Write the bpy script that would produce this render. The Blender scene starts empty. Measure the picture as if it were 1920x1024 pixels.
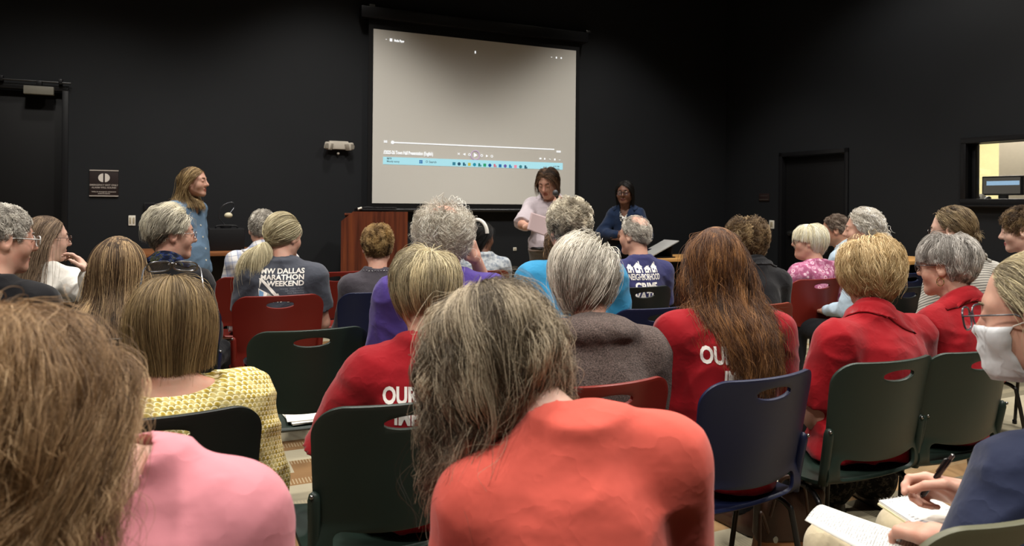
import bpy, bmesh, math, random
import numpy as np
from mathutils import Matrix, Vector
from mathutils.bvhtree import BVHTree

C = bpy.context.scene.collection
SC = bpy.context.scene
rad = math.radians
F = 1390.0                       # focal length in pixels of the 1920 px wide frame
CAM_H = 1.33
HORIZON = 381.0
ROLL = 0.0087
YAW = rad(25.0)                  # the room is turned 25 degrees against the view
CU, SU = math.cos(YAW), math.sin(YAW)

# ------------------------------------------------------------------ camera
R_ = Vector((math.cos(ROLL), 0, math.sin(ROLL)))
U_ = Vector((-math.sin(ROLL), 0, math.cos(ROLL)))
cam = bpy.data.cameras.new('camera')
camo = bpy.data.objects.new('camera', cam)
C.objects.link(camo)
camo.matrix_world = Matrix(((R_.x, U_.x, 0, 0), (R_.y, U_.y, -1, 0), (R_.z, U_.z, 0, CAM_H), (0, 0, 0, 1)))
cam.sensor_width = 36.0
cam.sensor_fit = 'HORIZONTAL'
cam.lens = F / 1920 * 36.0
cam.shift_y = -(512 - HORIZON) / 1920
cam.clip_start = 0.02
cam.dof.use_dof = True
cam.dof.focus_distance = 3.0
cam.dof.aperture_fstop = 6.5
SC.camera = camo

# ------------------------------------------------------------------ view, world, lamps
SC.view_settings.view_transform = 'Standard'
SC.view_settings.look = 'None'
SC.view_settings.exposure = -0.3
SC.view_settings.gamma = 1.0
SC.view_settings.use_curve_mapping = False
W = bpy.data.worlds.new('world')
SC.world = W
W.use_nodes = True
W.node_tree.nodes['Background'].inputs[0].default_value = (0.9, 0.95, 1.0, 1)
W.node_tree.nodes['Background'].inputs[1].default_value = 0.02

CEIL = 4.6
FRONT_V, RIGHT_U, LEFT_U, BACK_V = 7.7, 6.7, -3.6, -3.2


def uv(u, v, z=0.0):
    """room coordinates (u along the screen wall, v towards it) to world"""
    return Vector((CU * u - SU * v, SU * u + CU * v, z))


LAMPS = []
for (lu, lv, en) in ((-0.9, 0.1, 1.0), (1.0, -0.1, 1.0), (2.9, 0.3, 1.0), (4.9, 0.6, 1.0),
                     (-1.1, 2.4, 1.0), (0.9, 2.3, 1.0), (2.9, 2.4, 1.0), (5.0, 2.5, 1.0),
                     (-0.9, 4.7, 0.95), (1.3, 4.9, 0.95), (3.4, 4.6, 0.9), (5.3, 4.6, 0.6),
                     (1.45, 6.4, 0.68), (4.75, 6.4, 0.66), (-0.7, 6.0, 0.5)):  # last lamp is an unseen extra, added to brighten the wall at left
    L = bpy.data.lights.new('downlight_lamp', 'SPOT')
    L.energy = 370 * en
    L.color = (1.0, 0.95, 0.88)
    L.spot_size = rad(112 if lv < 4 else 132 if lv < 5.5 else 98)
    L.spot_blend = 0.55
    L.shadow_soft_size = 0.14
    lo = bpy.data.objects.new('downlight_lamp', L)
    C.objects.link(lo)
    lo.location = uv(lu, lv, CEIL - 0.10)
    LAMPS.append((lu, lv))


# ------------------------------------------------------------------ picture helpers
def ray(px, py):
    a, b = (px - 960) / F, (HORIZON - py) / F
    return R_ * a + U_ * b + Vector((0, 1, 0))


def at(px, py, Z):
    """the point at depth Z seen at a pixel"""
    return ray(px, py) * Z + Vector((0, 0, CAM_H))


def at_z(px, py, z):
    d = ray(px, py)
    return d * ((z - CAM_H) / d.z) + Vector((0, 0, CAM_H))


def on_front(px, py, v=FRONT_V):
    d = ray(px, py)
    t = v / (-SU * d.x + CU * d.y)
    p = d * t
    return (CU * p.x + SU * p.y, v, p.z + CAM_H)


def on_right(px, py, u=RIGHT_U):
    d = ray(px, py)
    t = u / (CU * d.x + SU * d.y)
    p = d * t
    return (u, -SU * p.x + CU * p.y, p.z + CAM_H)


# ------------------------------------------------------------------ materials
def lin(h):
    if not isinstance(h, str):
        return (*h, 1.0) if len(h) == 3 else h
    h = h.lstrip('#')
    v = [int(h[i:i + 2], 16) / 255 for i in (0, 2, 4)]
    v = [x / 12.92 if x <= 0.04045 else ((x + 0.055) / 1.055) ** 2.4 for x in v]
    return (*v, 1.0)


class N:
    """small node tree writer"""

    def __init__(s, name):
        s.m = bpy.data.materials.new(name)
        s.m.use_nodes = True
        s.t = s.m.node_tree
        s.b = s.t.nodes['Principled BSDF']

    def n(s, typ, **kw):
        nd = s.t.nodes.new(typ)
        for k, v in kw.items():
            if k.startswith('i_'):
                key = k[2:]
                key = int(key) if key.isdigit() else key.replace('_', ' ')
                s.set(nd.inputs[key], v)
            else:
                setattr(nd, k, v)
        return nd

    def set(s, inp, v):
        if isinstance(v, bpy.types.NodeSocket):
            s.t.links.new(v, inp)
        elif isinstance(v, bpy.types.Node):
            s.t.links.new(v.outputs[0], inp)
        else:
            inp.default_value = v

    def ramp(s, fac, stops, interp='LINEAR'):
        r = s.t.nodes.new('ShaderNodeValToRGB')
        r.color_ramp.interpolation = interp
        el = r.color_ramp.elements
        while len(el) < len(stops):
            el.new(0.5)
        for e, (p, c) in zip(el, stops):
            e.position = p
            e.color = lin(c)
        s.set(r.inputs[0], fac)
        return r.outputs[0]

    def math(s, op, a, b=0.0, c=None):
        nd = s.t.nodes.new('ShaderNodeMath')
        nd.operation = op
        s.set(nd.inputs[0], a)
        s.set(nd.inputs[1], b)
        if c is not None:
            s.set(nd.inputs[2], c)
        return nd.outputs[0]

    def mix(s, fac, a, b, blend='MIX'):
        nd = s.t.nodes.new('ShaderNodeMixRGB')
        nd.blend_type = blend
        s.set(nd.inputs[0], fac)
        for i, v in ((1, a), (2, b)):
            s.set(nd.inputs[i], lin(v) if isinstance(v, (str, tuple)) else v)
        return nd.outputs[0]

    def obj(s):
        return s.n('ShaderNodeTexCoord').outputs['Object']

    def xyz(s, vec):
        nd = s.n('ShaderNodeSeparateXYZ')
        s.set(nd.inputs[0], vec)
        return nd.outputs

    def scale(s, vec, sc):
        nd = s.n('ShaderNodeMapping')
        s.set(nd.inputs[0], vec)
        nd.inputs['Scale'].default_value = sc
        return nd.outputs[0]

    def noise(s, vec, scale, detail=3.0, rough=0.55):
        nd = s.n('ShaderNodeTexNoise')
        s.set(nd.inputs['Vector'], vec)
        nd.inputs['Scale'].default_value = scale
        nd.inputs['Detail'].default_value = detail
        nd.inputs['Roughness'].default_value = rough
        return nd.outputs[0]

    def bump(s, h, strength, dist=0.002):
        nd = s.n('ShaderNodeBump')
        nd.inputs['Strength'].default_value = strength
        nd.inputs['Distance'].default_value = dist
        s.set(nd.inputs['Height'], h)
        s.set(s.b.inputs['Normal'], nd.outputs[0])

    def base(s, col, rough=0.6, spec=0.4, **kw):
        s.set(s.b.inputs['Base Color'], lin(col) if isinstance(col, (str, tuple)) else col)
        s.set(s.b.inputs['Roughness'], rough)
        s.set(s.b.inputs['Specular IOR Level'], spec)
        for k, v in kw.items():
            s.set(s.b.inputs[k.replace('_', ' ')], v)
        return s.m


_mats = {}


def plain(name, col, rough=0.6, spec=0.4, bump=0.0, bscale=300.0, **kw):
    if name in _mats:
        return _mats[name]
    n = N(name)
    c = lin(col)
    v = n.obj()
    f = n.noise(v, bscale * 0.15, 3)
    cc = n.mix(f, tuple(x * 0.9 for x in c[:3]) + (1,), tuple(min(1, x * 1.08) for x in c[:3]) + (1,))
    m = n.base(cc, rough, spec, **kw)
    if bump:
        n.bump(n.noise(v, bscale, 2), bump)
    _mats[name] = m
    return m


def emit(name, col, strength):
    if name in _mats:
        return _mats[name]
    n = N(name)
    n.base((0, 0, 0, 1), 0.8, 0.0)
    n.set(n.b.inputs['Emission Color'], lin(col))
    n.set(n.b.inputs['Emission Strength'], strength)
    _mats[name] = n.m
    return n.m


def cloth(name, col, kind='tee', **kw):
    """woven / knitted cloth with a fine weave and soft sheen"""
    if name in _mats:
        return _mats[name]
    n = N(name)
    v = n.obj()
    c = lin(col)
    big = n.noise(v, 9.0, 4)
    cc = n.mix(big, tuple(x * 0.86 for x in c[:3]) + (1,), tuple(min(1, x * 1.1) for x in c[:3]) + (1,))
    h = n.noise(v, 700, 2)
    if kind == 'fleece':
        sp = n.noise(v, 240, 4, 0.75)
        cc = n.mix(n.ramp(sp, [(0.35, '#000000'), (0.62, '#ffffff')]), kw['dark'], kw['light'])
        h = n.noise(v, 190, 4, 0.7)
    n.base(cc, 0.85, 0.12)
    n.set(n.b.inputs['Sheen Weight'], 0.12)
    n.set(n.b.inputs['Sheen Roughness'], 0.5)
    if kind == 'fleece':
        n.bump(h, 0.9, 0.006)
    else:
        w = n.noise(v, 12, 3, .5)
        w = n.math('POWER', n.math('SUBTRACT', 1.0, n.math('ABSOLUTE', n.math('MULTIPLY', n.math('SUBTRACT', w, .5), 5.0))), 2.0)
        hh = n.math('ADD', n.math('MULTIPLY', w, 1.0), n.math('MULTIPLY', h, 0.12))
        n.bump(hh, kw.get('wr', 0.3), 0.004)
    _mats[name] = n.m
    return n.m


def skin(name, col, blush='#b5604f'):
    if name in _mats:
        return _mats[name]
    n = N(name)
    v = n.obj()
    f = n.ramp(n.noise(v, 22, 4), [(0.42, '#000000'), (0.75, '#ffffff')])
    c = lin(col)
    cc = n.mix(n.math('MULTIPLY', f, 0.35), c, lin(blush))
    n.base(cc, 0.5, 0.35)
    n.set(n.b.inputs['Subsurface Weight'], 0.08)
    n.set(n.b.inputs['Subsurface Radius'], (0.012, 0.004, 0.002))
    n.set(n.b.inputs['Subsurface Scale'], 1.0)
    n.bump(n.noise(v, 420, 3), 0.12, 0.001)
    _mats[name] = n.m
    return n.m


def hair_mat(name, dark, mid, light):
    n = N(name)
    a = n.n('ShaderNodeAttribute', attribute_name='tone')
    hi = n.n('ShaderNodeHairInfo')
    dark, mid, light = (tuple(min(.9, c * k) for c in lin(h)[:3]) + (1,) for h, k in ((dark, 1.05), (mid, 1.2), (light, 1.3)))
    col = n.ramp(a.outputs['Fac'], [(0.0, dark), (0.5, mid), (1.0, light)])
    n.base(col, 0.5, 0.3)
    n.set(n.b.inputs['Sheen Weight'], 0.0)
    return n.m


def cap_mat(name, dark, mid):
    n = N(name)
    v = n.scale(n.obj(), (1, 1, 0.12))
    f = n.noise(v, 160, 4, 0.7)
    n.base(n.mix(f, dark, mid), 0.7, 0.2)
    n.bump(f, 0.8, 0.006)
    return n.m


# ------------------------------------------------------------------ objects
def link(name, me, mat=None, parent=None, mats=None, smooth=True):
    o = bpy.data.objects.new(name, me)
    C.objects.link(o)
    if mats:
        for m in mats:
            me.materials.append(m)
    elif mat:
        me.materials.append(mat)
    if parent:
        o.parent = parent
    if smooth and hasattr(me, 'polygons'):
        me.polygons.foreach_set('use_smooth', np.ones(len(me.polygons), bool))
    return o


def pymesh(name, verts, faces, mat=None, parent=None, smooth=True, mats=None, midx=None):
    me = bpy.data.meshes.new(name)
    if isinstance(faces, np.ndarray):
        nf, k = faces.shape
        me.vertices.add(len(verts))
        me.vertices.foreach_set('co', np.asarray(verts, np.float32).ravel())
        me.loops.add(nf * k)
        me.loops.foreach_set('vertex_index', faces.astype(np.int32).ravel())
        me.polygons.add(nf)
        me.polygons.foreach_set('loop_start', np.arange(0, nf * k, k, dtype=np.int32))
        me.update(calc_edges=True)
    else:
        me.from_pydata([tuple(v) for v in verts], [], faces)
    o = link(name, me, mat, parent, mats, smooth)
    if midx is not None:
        me.polygons.foreach_set('material_index', midx.astype(np.int32))
    return o


def empty(name, loc=(0, 0, 0), rz=0.0, label=None, cat=None, group=None):
    o = bpy.data.objects.new(name, None)
    C.objects.link(o)
    o.empty_display_size = 0.1
    o.location = loc
    o.rotation_euler = (0, 0, rz)
    return tag(o, label, cat, group)


def tag(o, label=None, cat=None, group=None, kind=None):
    if label:
        o['label'] = label
    if cat:
        o['category'] = cat
    if group:
        o['group'] = group
    if kind:
        o['kind'] = kind
    return o


class MB:
    """collects simple solids into one mesh"""

    def __init__(s):
        s.v, s.f = [], []

    def box(s, c, size, bev=0.0, rot=None):
        bm = bmesh.new()
        bmesh.ops.create_cube(bm, size=1.0)
        bmesh.ops.scale(bm, vec=size, verts=bm.verts)
        if bev:
            bmesh.ops.bevel(bm, geom=bm.edges[:] , offset=bev, segments=2, affect='EDGES', profile=0.6)
        M = Matrix.Translation(c) @ (rot.to_4x4() if rot else Matrix())
        return s.add(bm, M)

    def add(s, bm, M=None):
        k = len(s.v)
        bm.verts.index_update()
        for v in bm.verts:
            s.v.append(tuple((M @ v.co) if M else v.co))
        for f in bm.faces:
            s.f.append([k + v.index for v in f.verts])
        bm.free()
        return s

    def box2(s, lo, hi, bev=0.0):
        c = [(a + b) / 2 for a, b in zip(lo, hi)]
        return s.box(c, [abs(b - a) for a, b in zip(lo, hi)], bev)

    def raw(s, v, f):
        k = len(s.v)
        s.v += [tuple(x) for x in v]
        s.f += [[k + i for i in q] for q in f]
        return s

    def tube(s, pts, r, sides=8, closed=False):
        return s.raw(*tube(pts, r, sides, closed))

    def cyl(s, c, r, h, seg=24, axis='z', r2=None, bev=0.0):
        bm = bmesh.new()
        bmesh.ops.create_cone(bm, cap_ends=True, segments=seg, radius1=r, radius2=r if r2 is None else r2, depth=h)
        if bev:
            ed = [e for e in bm.edges if any(len(f.verts) > 4 for f in e.link_faces)]
            bmesh.ops.bevel(bm, geom=ed, offset=bev, segments=2, affect='EDGES')
        rot = {'z': Matrix(), 'x': Matrix.Rotation(math.pi / 2, 4, 'Y'), 'y': Matrix.Rotation(math.pi / 2, 4, 'X')}[axis]
        return s.add(bm, Matrix.Translation(c) @ rot)

    def ball(s, c, r, seg=16, scale=(1, 1, 1)):
        bm = bmesh.new()
        bmesh.ops.create_uvsphere(bm, u_segments=seg, v_segments=max(6, seg * 2 // 3), radius=r)
        return s.add(bm, Matrix.Translation(c) @ Matrix.Diagonal((*scale, 1)))

    def build(s, name, mat, parent=None, smooth=False):
        o = pymesh(name, s.v, s.f, mat, parent, smooth=False)
        if smooth:
            o.data.polygons.foreach_set('use_smooth', np.ones(len(o.data.polygons), bool))
            try:
                o.data.set_sharp_from_angle(angle=rad(40))
            except Exception:
                pass
        return o


def tube(pts, r, sides=8, closed=False):
    P = [Vector(p) for p in pts]
    n = len(P)
    rr = r if hasattr(r, '__len__') else [r] * n
    T = []
    for i in range(n):
        if closed:
            t = P[(i + 1) % n] - P[i - 1]
        else:
            t = P[min(i + 1, n - 1)] - P[max(i - 1, 0)]
        T.append(t.normalized())
    up = Vector((0, 0, 1)) if abs(T[0].z) < 0.9 else Vector((1, 0, 0))
    a = T[0].cross(up).normalized()
    V, Fc = [], []
    for i in range(n):
        a = (a - T[i] * a.dot(T[i])).normalized()
        b = T[i].cross(a)
        for k in range(sides):
            an = 2 * math.pi * k / sides
            V.append(P[i] + (a * math.cos(an) + b * math.sin(an)) * rr[i])
    m = n if closed else n - 1
    for i in range(m):
        j = (i + 1) % n
        for k in range(sides):
            k2 = (k + 1) % sides
            Fc.append([i * sides + k, i * sides + k2, j * sides + k2, j * sides + k])
    if not closed:
        Fc.append(list(range(sides))[::-1])
        Fc.append([(n - 1) * sides + k for k in range(sides)])
    return V, Fc


def smooth_path(pts, n=40, closed=False):
    """Catmull-Rom through points"""
    P = [Vector(p) for p in pts]
    out = []
    m = len(P)
    segs = m if closed else m - 1
    per = max(2, n // segs)
    for i in range(segs):
        p1, p2 = P[i], P[(i + 1) % m]
        p0 = P[i - 1] if (closed or i > 0) else p1 * 2 - p2
        p3 = P[(i + 2) % m] if (closed or i + 2 < m) else p2 * 2 - p1
        for k in range(per):
            t = k / per
            out.append(0.5 * ((2 * p1) + (p2 - p0) * t + (2 * p0 - 5 * p1 + 4 * p2 - p3) * t * t + (3 * p1 - p0 - 3 * p2 + p3) * t ** 3))
    if not closed:
        out.append(P[-1])
    return out


# ------------------------------------------------------------------ distance fields
def sd_ball(p, c, r):
    return np.linalg.norm(p - np.array(c, np.float32), axis=-1) - r


def sd_ell(p, c, r, R=None):
    q = p - np.array(c, np.float32)
    if R is not None:
        q = q @ np.array(R, np.float32)
    r = np.array(r, np.float32)
    k0 = np.linalg.norm(q / r, axis=-1)
    k1 = np.linalg.norm(q / (r * r), axis=-1)
    return k0 * (k0 - 1) / np.maximum(k1, 1e-6)


def sd_cone(p, a, b, r1, r2):
    a, b = np.array(a, np.float32), np.array(b, np.float32)
    ba = b - a
    t = np.clip(((p - a) @ ba) / max(float(ba @ ba), 1e-9), 0, 1)
    return np.linalg.norm(p - (a + t[..., None] * ba), axis=-1) - (r1 + (r2 - r1) * t)


def sd_box(p, c, h, r, R=None):
    q = p - np.array(c, np.float32)
    if R is not None:
        q = q @ np.array(R, np.float32)
    q = np.abs(q) - (np.array(h, np.float32) - r)
    return np.linalg.norm(np.maximum(q, 0), axis=-1) + np.minimum(q.max(-1), 0) - r


def smin(a, b, k):
    h = np.maximum(k - np.abs(a - b), 0) / k
    return np.minimum(a, b) - h * h * k * 0.25


def smax(a, b, k):
    return -smin(-a, -b, k)


_rngt = np.random.RandomState(7)
_TAB = _rngt.rand(32, 32, 32).astype(np.float32)


def vnoise(p):
    i = np.floor(p).astype(np.int32)
    f = (p - i).astype(np.float32)
    f = f * f * (3 - 2 * f)
    i &= 31
    j = (i + 1) & 31
    x0, y0, z0, x1, y1, z1 = i[..., 0], i[..., 1], i[..., 2], j[..., 0], j[..., 1], j[..., 2]
    fx, fy, fz = f[..., 0], f[..., 1], f[..., 2]
    a = _TAB[x0, y0, z0] * (1 - fx) + _TAB[x1, y0, z0] * fx
    b = _TAB[x0, y1, z0] * (1 - fx) + _TAB[x1, y1, z0] * fx
    c = _TAB[x0, y0, z1] * (1 - fx) + _TAB[x1, y0, z1] * fx
    d = _TAB[x0, y1, z1] * (1 - fx) + _TAB[x1, y1, z1] * fx
    return ((a * (1 - fy) + b * fy) * (1 - fz) + (c * (1 - fy) + d * fy) * fz) - 0.5


def grid(lo, hi, h):
    lo, hi = np.array(lo, np.float32), np.array(hi, np.float32)
    n = np.ceil((hi - lo) / h).astype(int) + 1
    ax = [lo[i] + h * np.arange(n[i], dtype=np.float32) for i in range(3)]
    return np.stack(np.meshgrid(*ax, indexing='ij'), -1), lo


def nets(D, lo, h):
    """surface nets over a distance grid"""
    D = D.astype(np.float32).copy()
    for s in (np.s_[0, :, :], np.s_[-1, :, :], np.s_[:, 0, :], np.s_[:, -1, :], np.s_[:, :, 0], np.s_[:, :, -1]):
        D[s] = np.maximum(D[s], h * 0.5)
    ins = D < 0
    nx, ny, nz = D.shape
    cnt = np.zeros((nx - 1, ny - 1, nz - 1), np.int8)
    for a in (0, 1):
        for b in (0, 1):
            for c in (0, 1):
                cnt += ins[a:nx - 1 + a, b:ny - 1 + b, c:nz - 1 + c]
    act = (cnt > 0) & (cnt < 8)
    I = np.argwhere(act)
    vid = -np.ones(act.shape, np.int64)
    vid[act] = np.arange(len(I))
    acc = np.zeros((len(I), 3), np.float32)
    num = np.zeros(len(I), np.float32)
    cor = [(a, b, c) for a in (0, 1) for b in (0, 1) for c in (0, 1)]
    val = {k: D[I[:, 0] + k[0], I[:, 1] + k[1], I[:, 2] + k[2]] for k in cor}
    for k in cor:
        for ax in range(3):
            if k[ax] == 0:
                k2 = list(k)
                k2[ax] = 1
                k2 = tuple(k2)
                a, b = val[k], val[k2]
                m = (a < 0) != (b < 0)
                t = np.where(m, a / np.where(np.abs(a - b) < 1e-9, 1, a - b), 0)
                pt = np.array(k, np.float32)[None] + 0 * acc
                pt[:, ax] = t
                acc += pt * m[:, None]
                num += m
    V = (I + acc / np.maximum(num, 1)[:, None]) * h + np.array(lo)
    Q = []
    for ax in range(3):
        o1, o2 = [(1, 2), (2, 0), (0, 1)][ax]
        sl0 = [slice(1, -1)] * 3
        sl0[ax] = slice(0, -1)
        sl1 = [slice(1, -1)] * 3
        sl1[ax] = slice(1, None)
        a, b = ins[tuple(sl0)], ins[tuple(sl1)]
        E = np.argwhere(a != b)
        if not len(E):
            continue
        flip = a[tuple(E.T)]
        off = np.ones(3, int)
        off[ax] = 0
        E = E + off

        def cell(d1, d2):
            e = E.copy()
            e[:, o1] += d1
            e[:, o2] += d2
            return vid[e[:, 0], e[:, 1], e[:, 2]]
        q = np.stack([cell(-1, -1), cell(0, -1), cell(0, 0), cell(-1, 0)], 1)
        q[~flip] = q[~flip][:, ::-1]
        Q.append(q)
    Q = np.concatenate(Q) if Q else np.zeros((0, 4), int)
    Q = Q[(Q >= 0).all(1)]
    return V.astype(np.float32), Q


def relax(V, Q, it=1, lam=0.5):
    e = np.concatenate([Q[:, [0, 1]], Q[:, [1, 2]], Q[:, [2, 3]], Q[:, [3, 0]]])
    e = np.concatenate([e, e[:, ::-1]])
    deg = np.bincount(e[:, 0], minlength=len(V))[:, None]
    for _ in range(it):
        s = np.stack([np.bincount(e[:, 0], weights=V[e[:, 1], k], minlength=len(V)) for k in range(3)], 1)
        V = V + lam * (s / np.maximum(deg, 1) - V)
    return V.astype(np.float32)


def join(parts):
    vs, qs, ms, k = [], [], [], 0
    for V, Q, m in parts:
        vs.append(V)
        qs.append(Q + k)
        ms.append(np.full(len(Q), m) if np.isscalar(m) else m)
        k += len(V)
    return np.concatenate(vs), np.concatenate(qs), np.concatenate(ms)


def text_mesh(body, size, align='CENTER', bold=0.0, maxlen=None, sx=1.0, spacing=1.0, shear=0.0, line=1.0):
    cu = bpy.data.curves.new('text', 'FONT')
    cu.body = body
    cu.size = size
    cu.align_x = align
    cu.offset = bold
    cu.space_character = spacing
    cu.space_line = line
    cu.shear = shear
    cu.resolution_u = 3
    o = bpy.data.objects.new('text', cu)
    C.objects.link(o)
    me = o.to_mesh()
    bm = bmesh.new()
    bm.from_mesh(me)
    o.to_mesh_clear()
    bpy.data.objects.remove(o)
    bpy.data.curves.remove(cu)
    bmesh.ops.remove_doubles(bm, verts=bm.verts, dist=1e-5)
    if maxlen:
        for _ in range(5):
            bmesh.ops.triangulate(bm, faces=bm.faces)
            ed = [e for e in bm.edges if e.calc_length() > maxlen]
            if not ed:
                break
            bmesh.ops.subdivide_edges(bm, edges=ed, cuts=1)
        bmesh.ops.triangulate(bm, faces=bm.faces)
    bm.verts.index_update()
    V = [Vector((v.co.x * sx, v.co.y, 0)) for v in bm.verts]
    Fc = [[v.index for v in f.verts] for f in bm.faces]
    bm.free()
    return V, Fc
# ------------------------------------------------------------------ room shell (built in u, v; turned by YAW)
def room_obj(o):
    o.rotation_euler.z = YAW
    return o


def room(mb, name, mat, kind='structure', smooth=False):
    o = room_obj(mb.build(name, mat, None, smooth))
    if kind:
        o['kind'] = kind
    return o


def wall_mat():
    n = N('black_wall_paint')
    v = n.obj()
    f = n.noise(v, 1.1, 4)
    c = n.mix(f, (0.0072, 0.0082, 0.0098, 1), (0.0112, 0.0125, 0.0146, 1))
    n.base(c, 0.62, 0.22)
    n.bump(n.noise(v, 160, 3), 0.25, 0.002)
    return n.m


M_WALL = wall_mat()
M_BLACK = plain('black_painted_wood', (0.0035, 0.0035, 0.004, 1), 0.5, 0.25)
M_FRAME = plain('black_frame_paint', (0.006, 0.006, 0.007, 1), 0.35, 0.4)
M_METAL = plain('brushed_steel', '#8a8a88', 0.3, 0.5, Metallic=1.0)
M_WHITEP = plain('white_plastic', '#d8d4c8', 0.4, 0.4)
M_DARKP = plain('dark_plastic', '#141416', 0.45, 0.4)


def wall_with_openings(a0, a1, z1, openings, thick, make):
    """boxes around rectangular openings; make(a_lo, a_hi, z_lo, z_hi)"""
    xs = sorted({a0, a1, *[o[0] for o in openings], *[o[1] for o in openings]})
    for x0, x1 in zip(xs, xs[1:]):
        zs = [0.0, z1]
        inside = [o for o in openings if o[0] <= x0 + 1e-6 and o[1] >= x1 - 1e-6]
        z = 0.0
        for o in sorted(inside, key=lambda o: o[2]):
            if o[2] > z + 1e-4:
                make(x0, x1, z, o[2])
            z = o[3]
        if z < z1 - 1e-4:
            make(x0, x1, z, z1)


# carpet: long bands of woven colour
def carpet_mat():
    n = N('striped_carpet')
    v = n.obj()
    br = n.n('ShaderNodeTexBrick', offset=0.37, offset_frequency=2, squash=0.7, squash_frequency=3)
    n.set(br.inputs['Vector'], v)
    for k, x in (('Scale', 1.0), ('Mortar Size', 0.0), ('Brick Width', 0.92), ('Row Height', 0.17), ('Bias', 0.0)):
        br.inputs[k].default_value = x
    br.inputs['Color1'].default_value = (0, 0, 0, 1)
    br.inputs['Color2'].default_value = (1, 1, 1, 1)
    col = n.ramp(br.outputs['Color'], [(0, '#b3aa92'), (0.22, '#7f7865'), (0.4, '#a5835c'), (0.56, '#c2b99f'), (0.7, '#8f6d4a'), (0.84, '#6b6656'), (0.93, '#b9ad93')], 'CONSTANT')
    x = n.xyz(v)
    tick = n.math('GREATER_THAN', n.math('SINE', n.math('MULTIPLY', x[0], 420.0)), 0.45)
    band = n.math('GREATER_THAN', n.math('SINE', n.math('MULTIPLY', x[1], 23.0)), 0.72)
    col = n.mix(n.math('MULTIPLY', n.math('MULTIPLY', tick, band), 0.55), col, '#cdbf9d')
    f = n.noise(v, 420, 3, 0.7)
    col = n.mix(n.math('MULTIPLY', f, 0.4), col, '#5b5140')
    n.base(col, 0.95, 0.05)
    n.bump(f, 0.7, 0.004)
    return n.m


fl = room(MB().box2((LEFT_U, BACK_V, -0.1), (RIGHT_U + 3.4, FRONT_V + 0.9, 0)), 'floor', carpet_mat())
room(MB().box2((LEFT_U - .2, BACK_V - .2, CEIL), (RIGHT_U + 3.4, FRONT_V + 0.9, CEIL + 0.12)), 'ceiling', plain('black_ceiling', (0.006, 0.006, 0.006, 1), 0.8, 0.1))

# openings, read from the photograph on the wall planes
DL = on_front(128, 300)[0]                      # right jamb of the left alcove
DLT = on_front(100, 160)[2]
DR0, DR1 = on_right(1592, 300)[1], on_right(1462, 300)[1]
DRT = on_right(1592, 277)[2]
WN1 = on_right(1815, 300)[1]
WN0 = WN1 - 1.25
WNB, WNT = on_right(1840, 373)[2], on_right(1840, 268)[2]
DLL = DL - 1.25

mb = MB()
wall_with_openings(LEFT_U - .2, RIGHT_U, CEIL, [(DLL, DL, 0, DLT)], .2, lambda a, b, z0, z1: mb.box2((a, FRONT_V, z0), (b, FRONT_V + .2, z1)))
room(mb, 'wall_front', M_WALL)
mb = MB()
wall_with_openings(BACK_V, FRONT_V + .2, CEIL, [(DR0, DR1, 0, DRT), (WN0, WN1, WNB, WNT)], .2, lambda a, b, z0, z1: mb.box2((RIGHT_U, a, z0), (RIGHT_U + .15, b, z1)))
room(mb, 'wall_right', M_WALL)
room(MB().box2((LEFT_U - .2, BACK_V, 0), (LEFT_U, FRONT_V, CEIL)), 'wall_left', M_WALL)
room(MB().box2((LEFT_U - .2, BACK_V - .2, 0), (RIGHT_U + .15, BACK_V, CEIL)), 'wall_back', M_WALL)
room(MB().box2((DL, FRONT_V - 0.014, 0), (RIGHT_U, FRONT_V, 0.1), 0.003), 'baseboard_front', M_BLACK)
room(MB().box2((RIGHT_U - 0.014, DR1 + .07, 0), (RIGHT_U, FRONT_V - .02, 0.1), 0.003)
     .box2((RIGHT_U - 0.014, BACK_V, 0), (RIGHT_U, DR0 - .07, 0.1), 0.003), 'baseboard_right', M_BLACK)


# left exit door, set back in its opening
def door(name, label, lo_hi, height, axis, depth, knob_side):
    a0, a1 = lo_hi

    def P(a, d, z):
        return (a, FRONT_V + d, z) if axis == 'u' else (RIGHT_U + d, a, z)
    root = room_obj(bpy.data.objects.new(name, None))
    C.objects.link(root)
    root['kind'] = 'structure'
    fr = MB()
    for lo, hi in (((a0, 0), (a0 + .05, height)), ((a1 - .05, 0), (a1, height)), ((a0, height - .05), (a1, height))):
        fr.box2(P(lo[0], -.018, lo[1]), P(hi[0], .12, hi[1]), .004)
    fr.build('door_frame', M_FRAME, root, True)
    leaf = MB().box2(P(a0 + .052, depth, .01), P(a1 - .052, depth + .045, height - .055), .004).build('door_leaf', M_BLACK, root, True)
    ha = a0 + .13 if knob_side < 0 else a1 - .13
    h = MB()
    cyl_ax = 'y' if axis == 'u' else 'x'
    h.cyl(P(ha, depth - .012, 1.0), .03, .024, 20, cyl_ax)
    h.tube([P(ha, depth - .02, 1.0), P(ha, depth - .05, 1.0), P(ha + .02 * -knob_side, depth - .058, 1.0), P(ha - .11 * knob_side, depth - .058, 1.0)], .009, 10)
    h.build('door_handle', M_METAL, leaf, True)
    return root, P


DOORA, PA = door('door_1', None, (DLL, DL), DLT, 'u', .07, -1)
rail = MB().tube([PA(DLL + .05, -.05, DLT + .02), PA(DL + .02, -.05, DLT + .02)], .008, 8)
for a in (DLL + .2, DLL + .75, DL - .06):
    rail.box2(PA(a - .015, -.065, DLT + .005), PA(a + .015, 0, DLT + .05), .003)
rail.build('door_rail', M_FRAME, DOORA, True)
DOORB, PB = door('door_2', None, (DR0, DR1), DRT, 'v', .05, 1)

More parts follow.
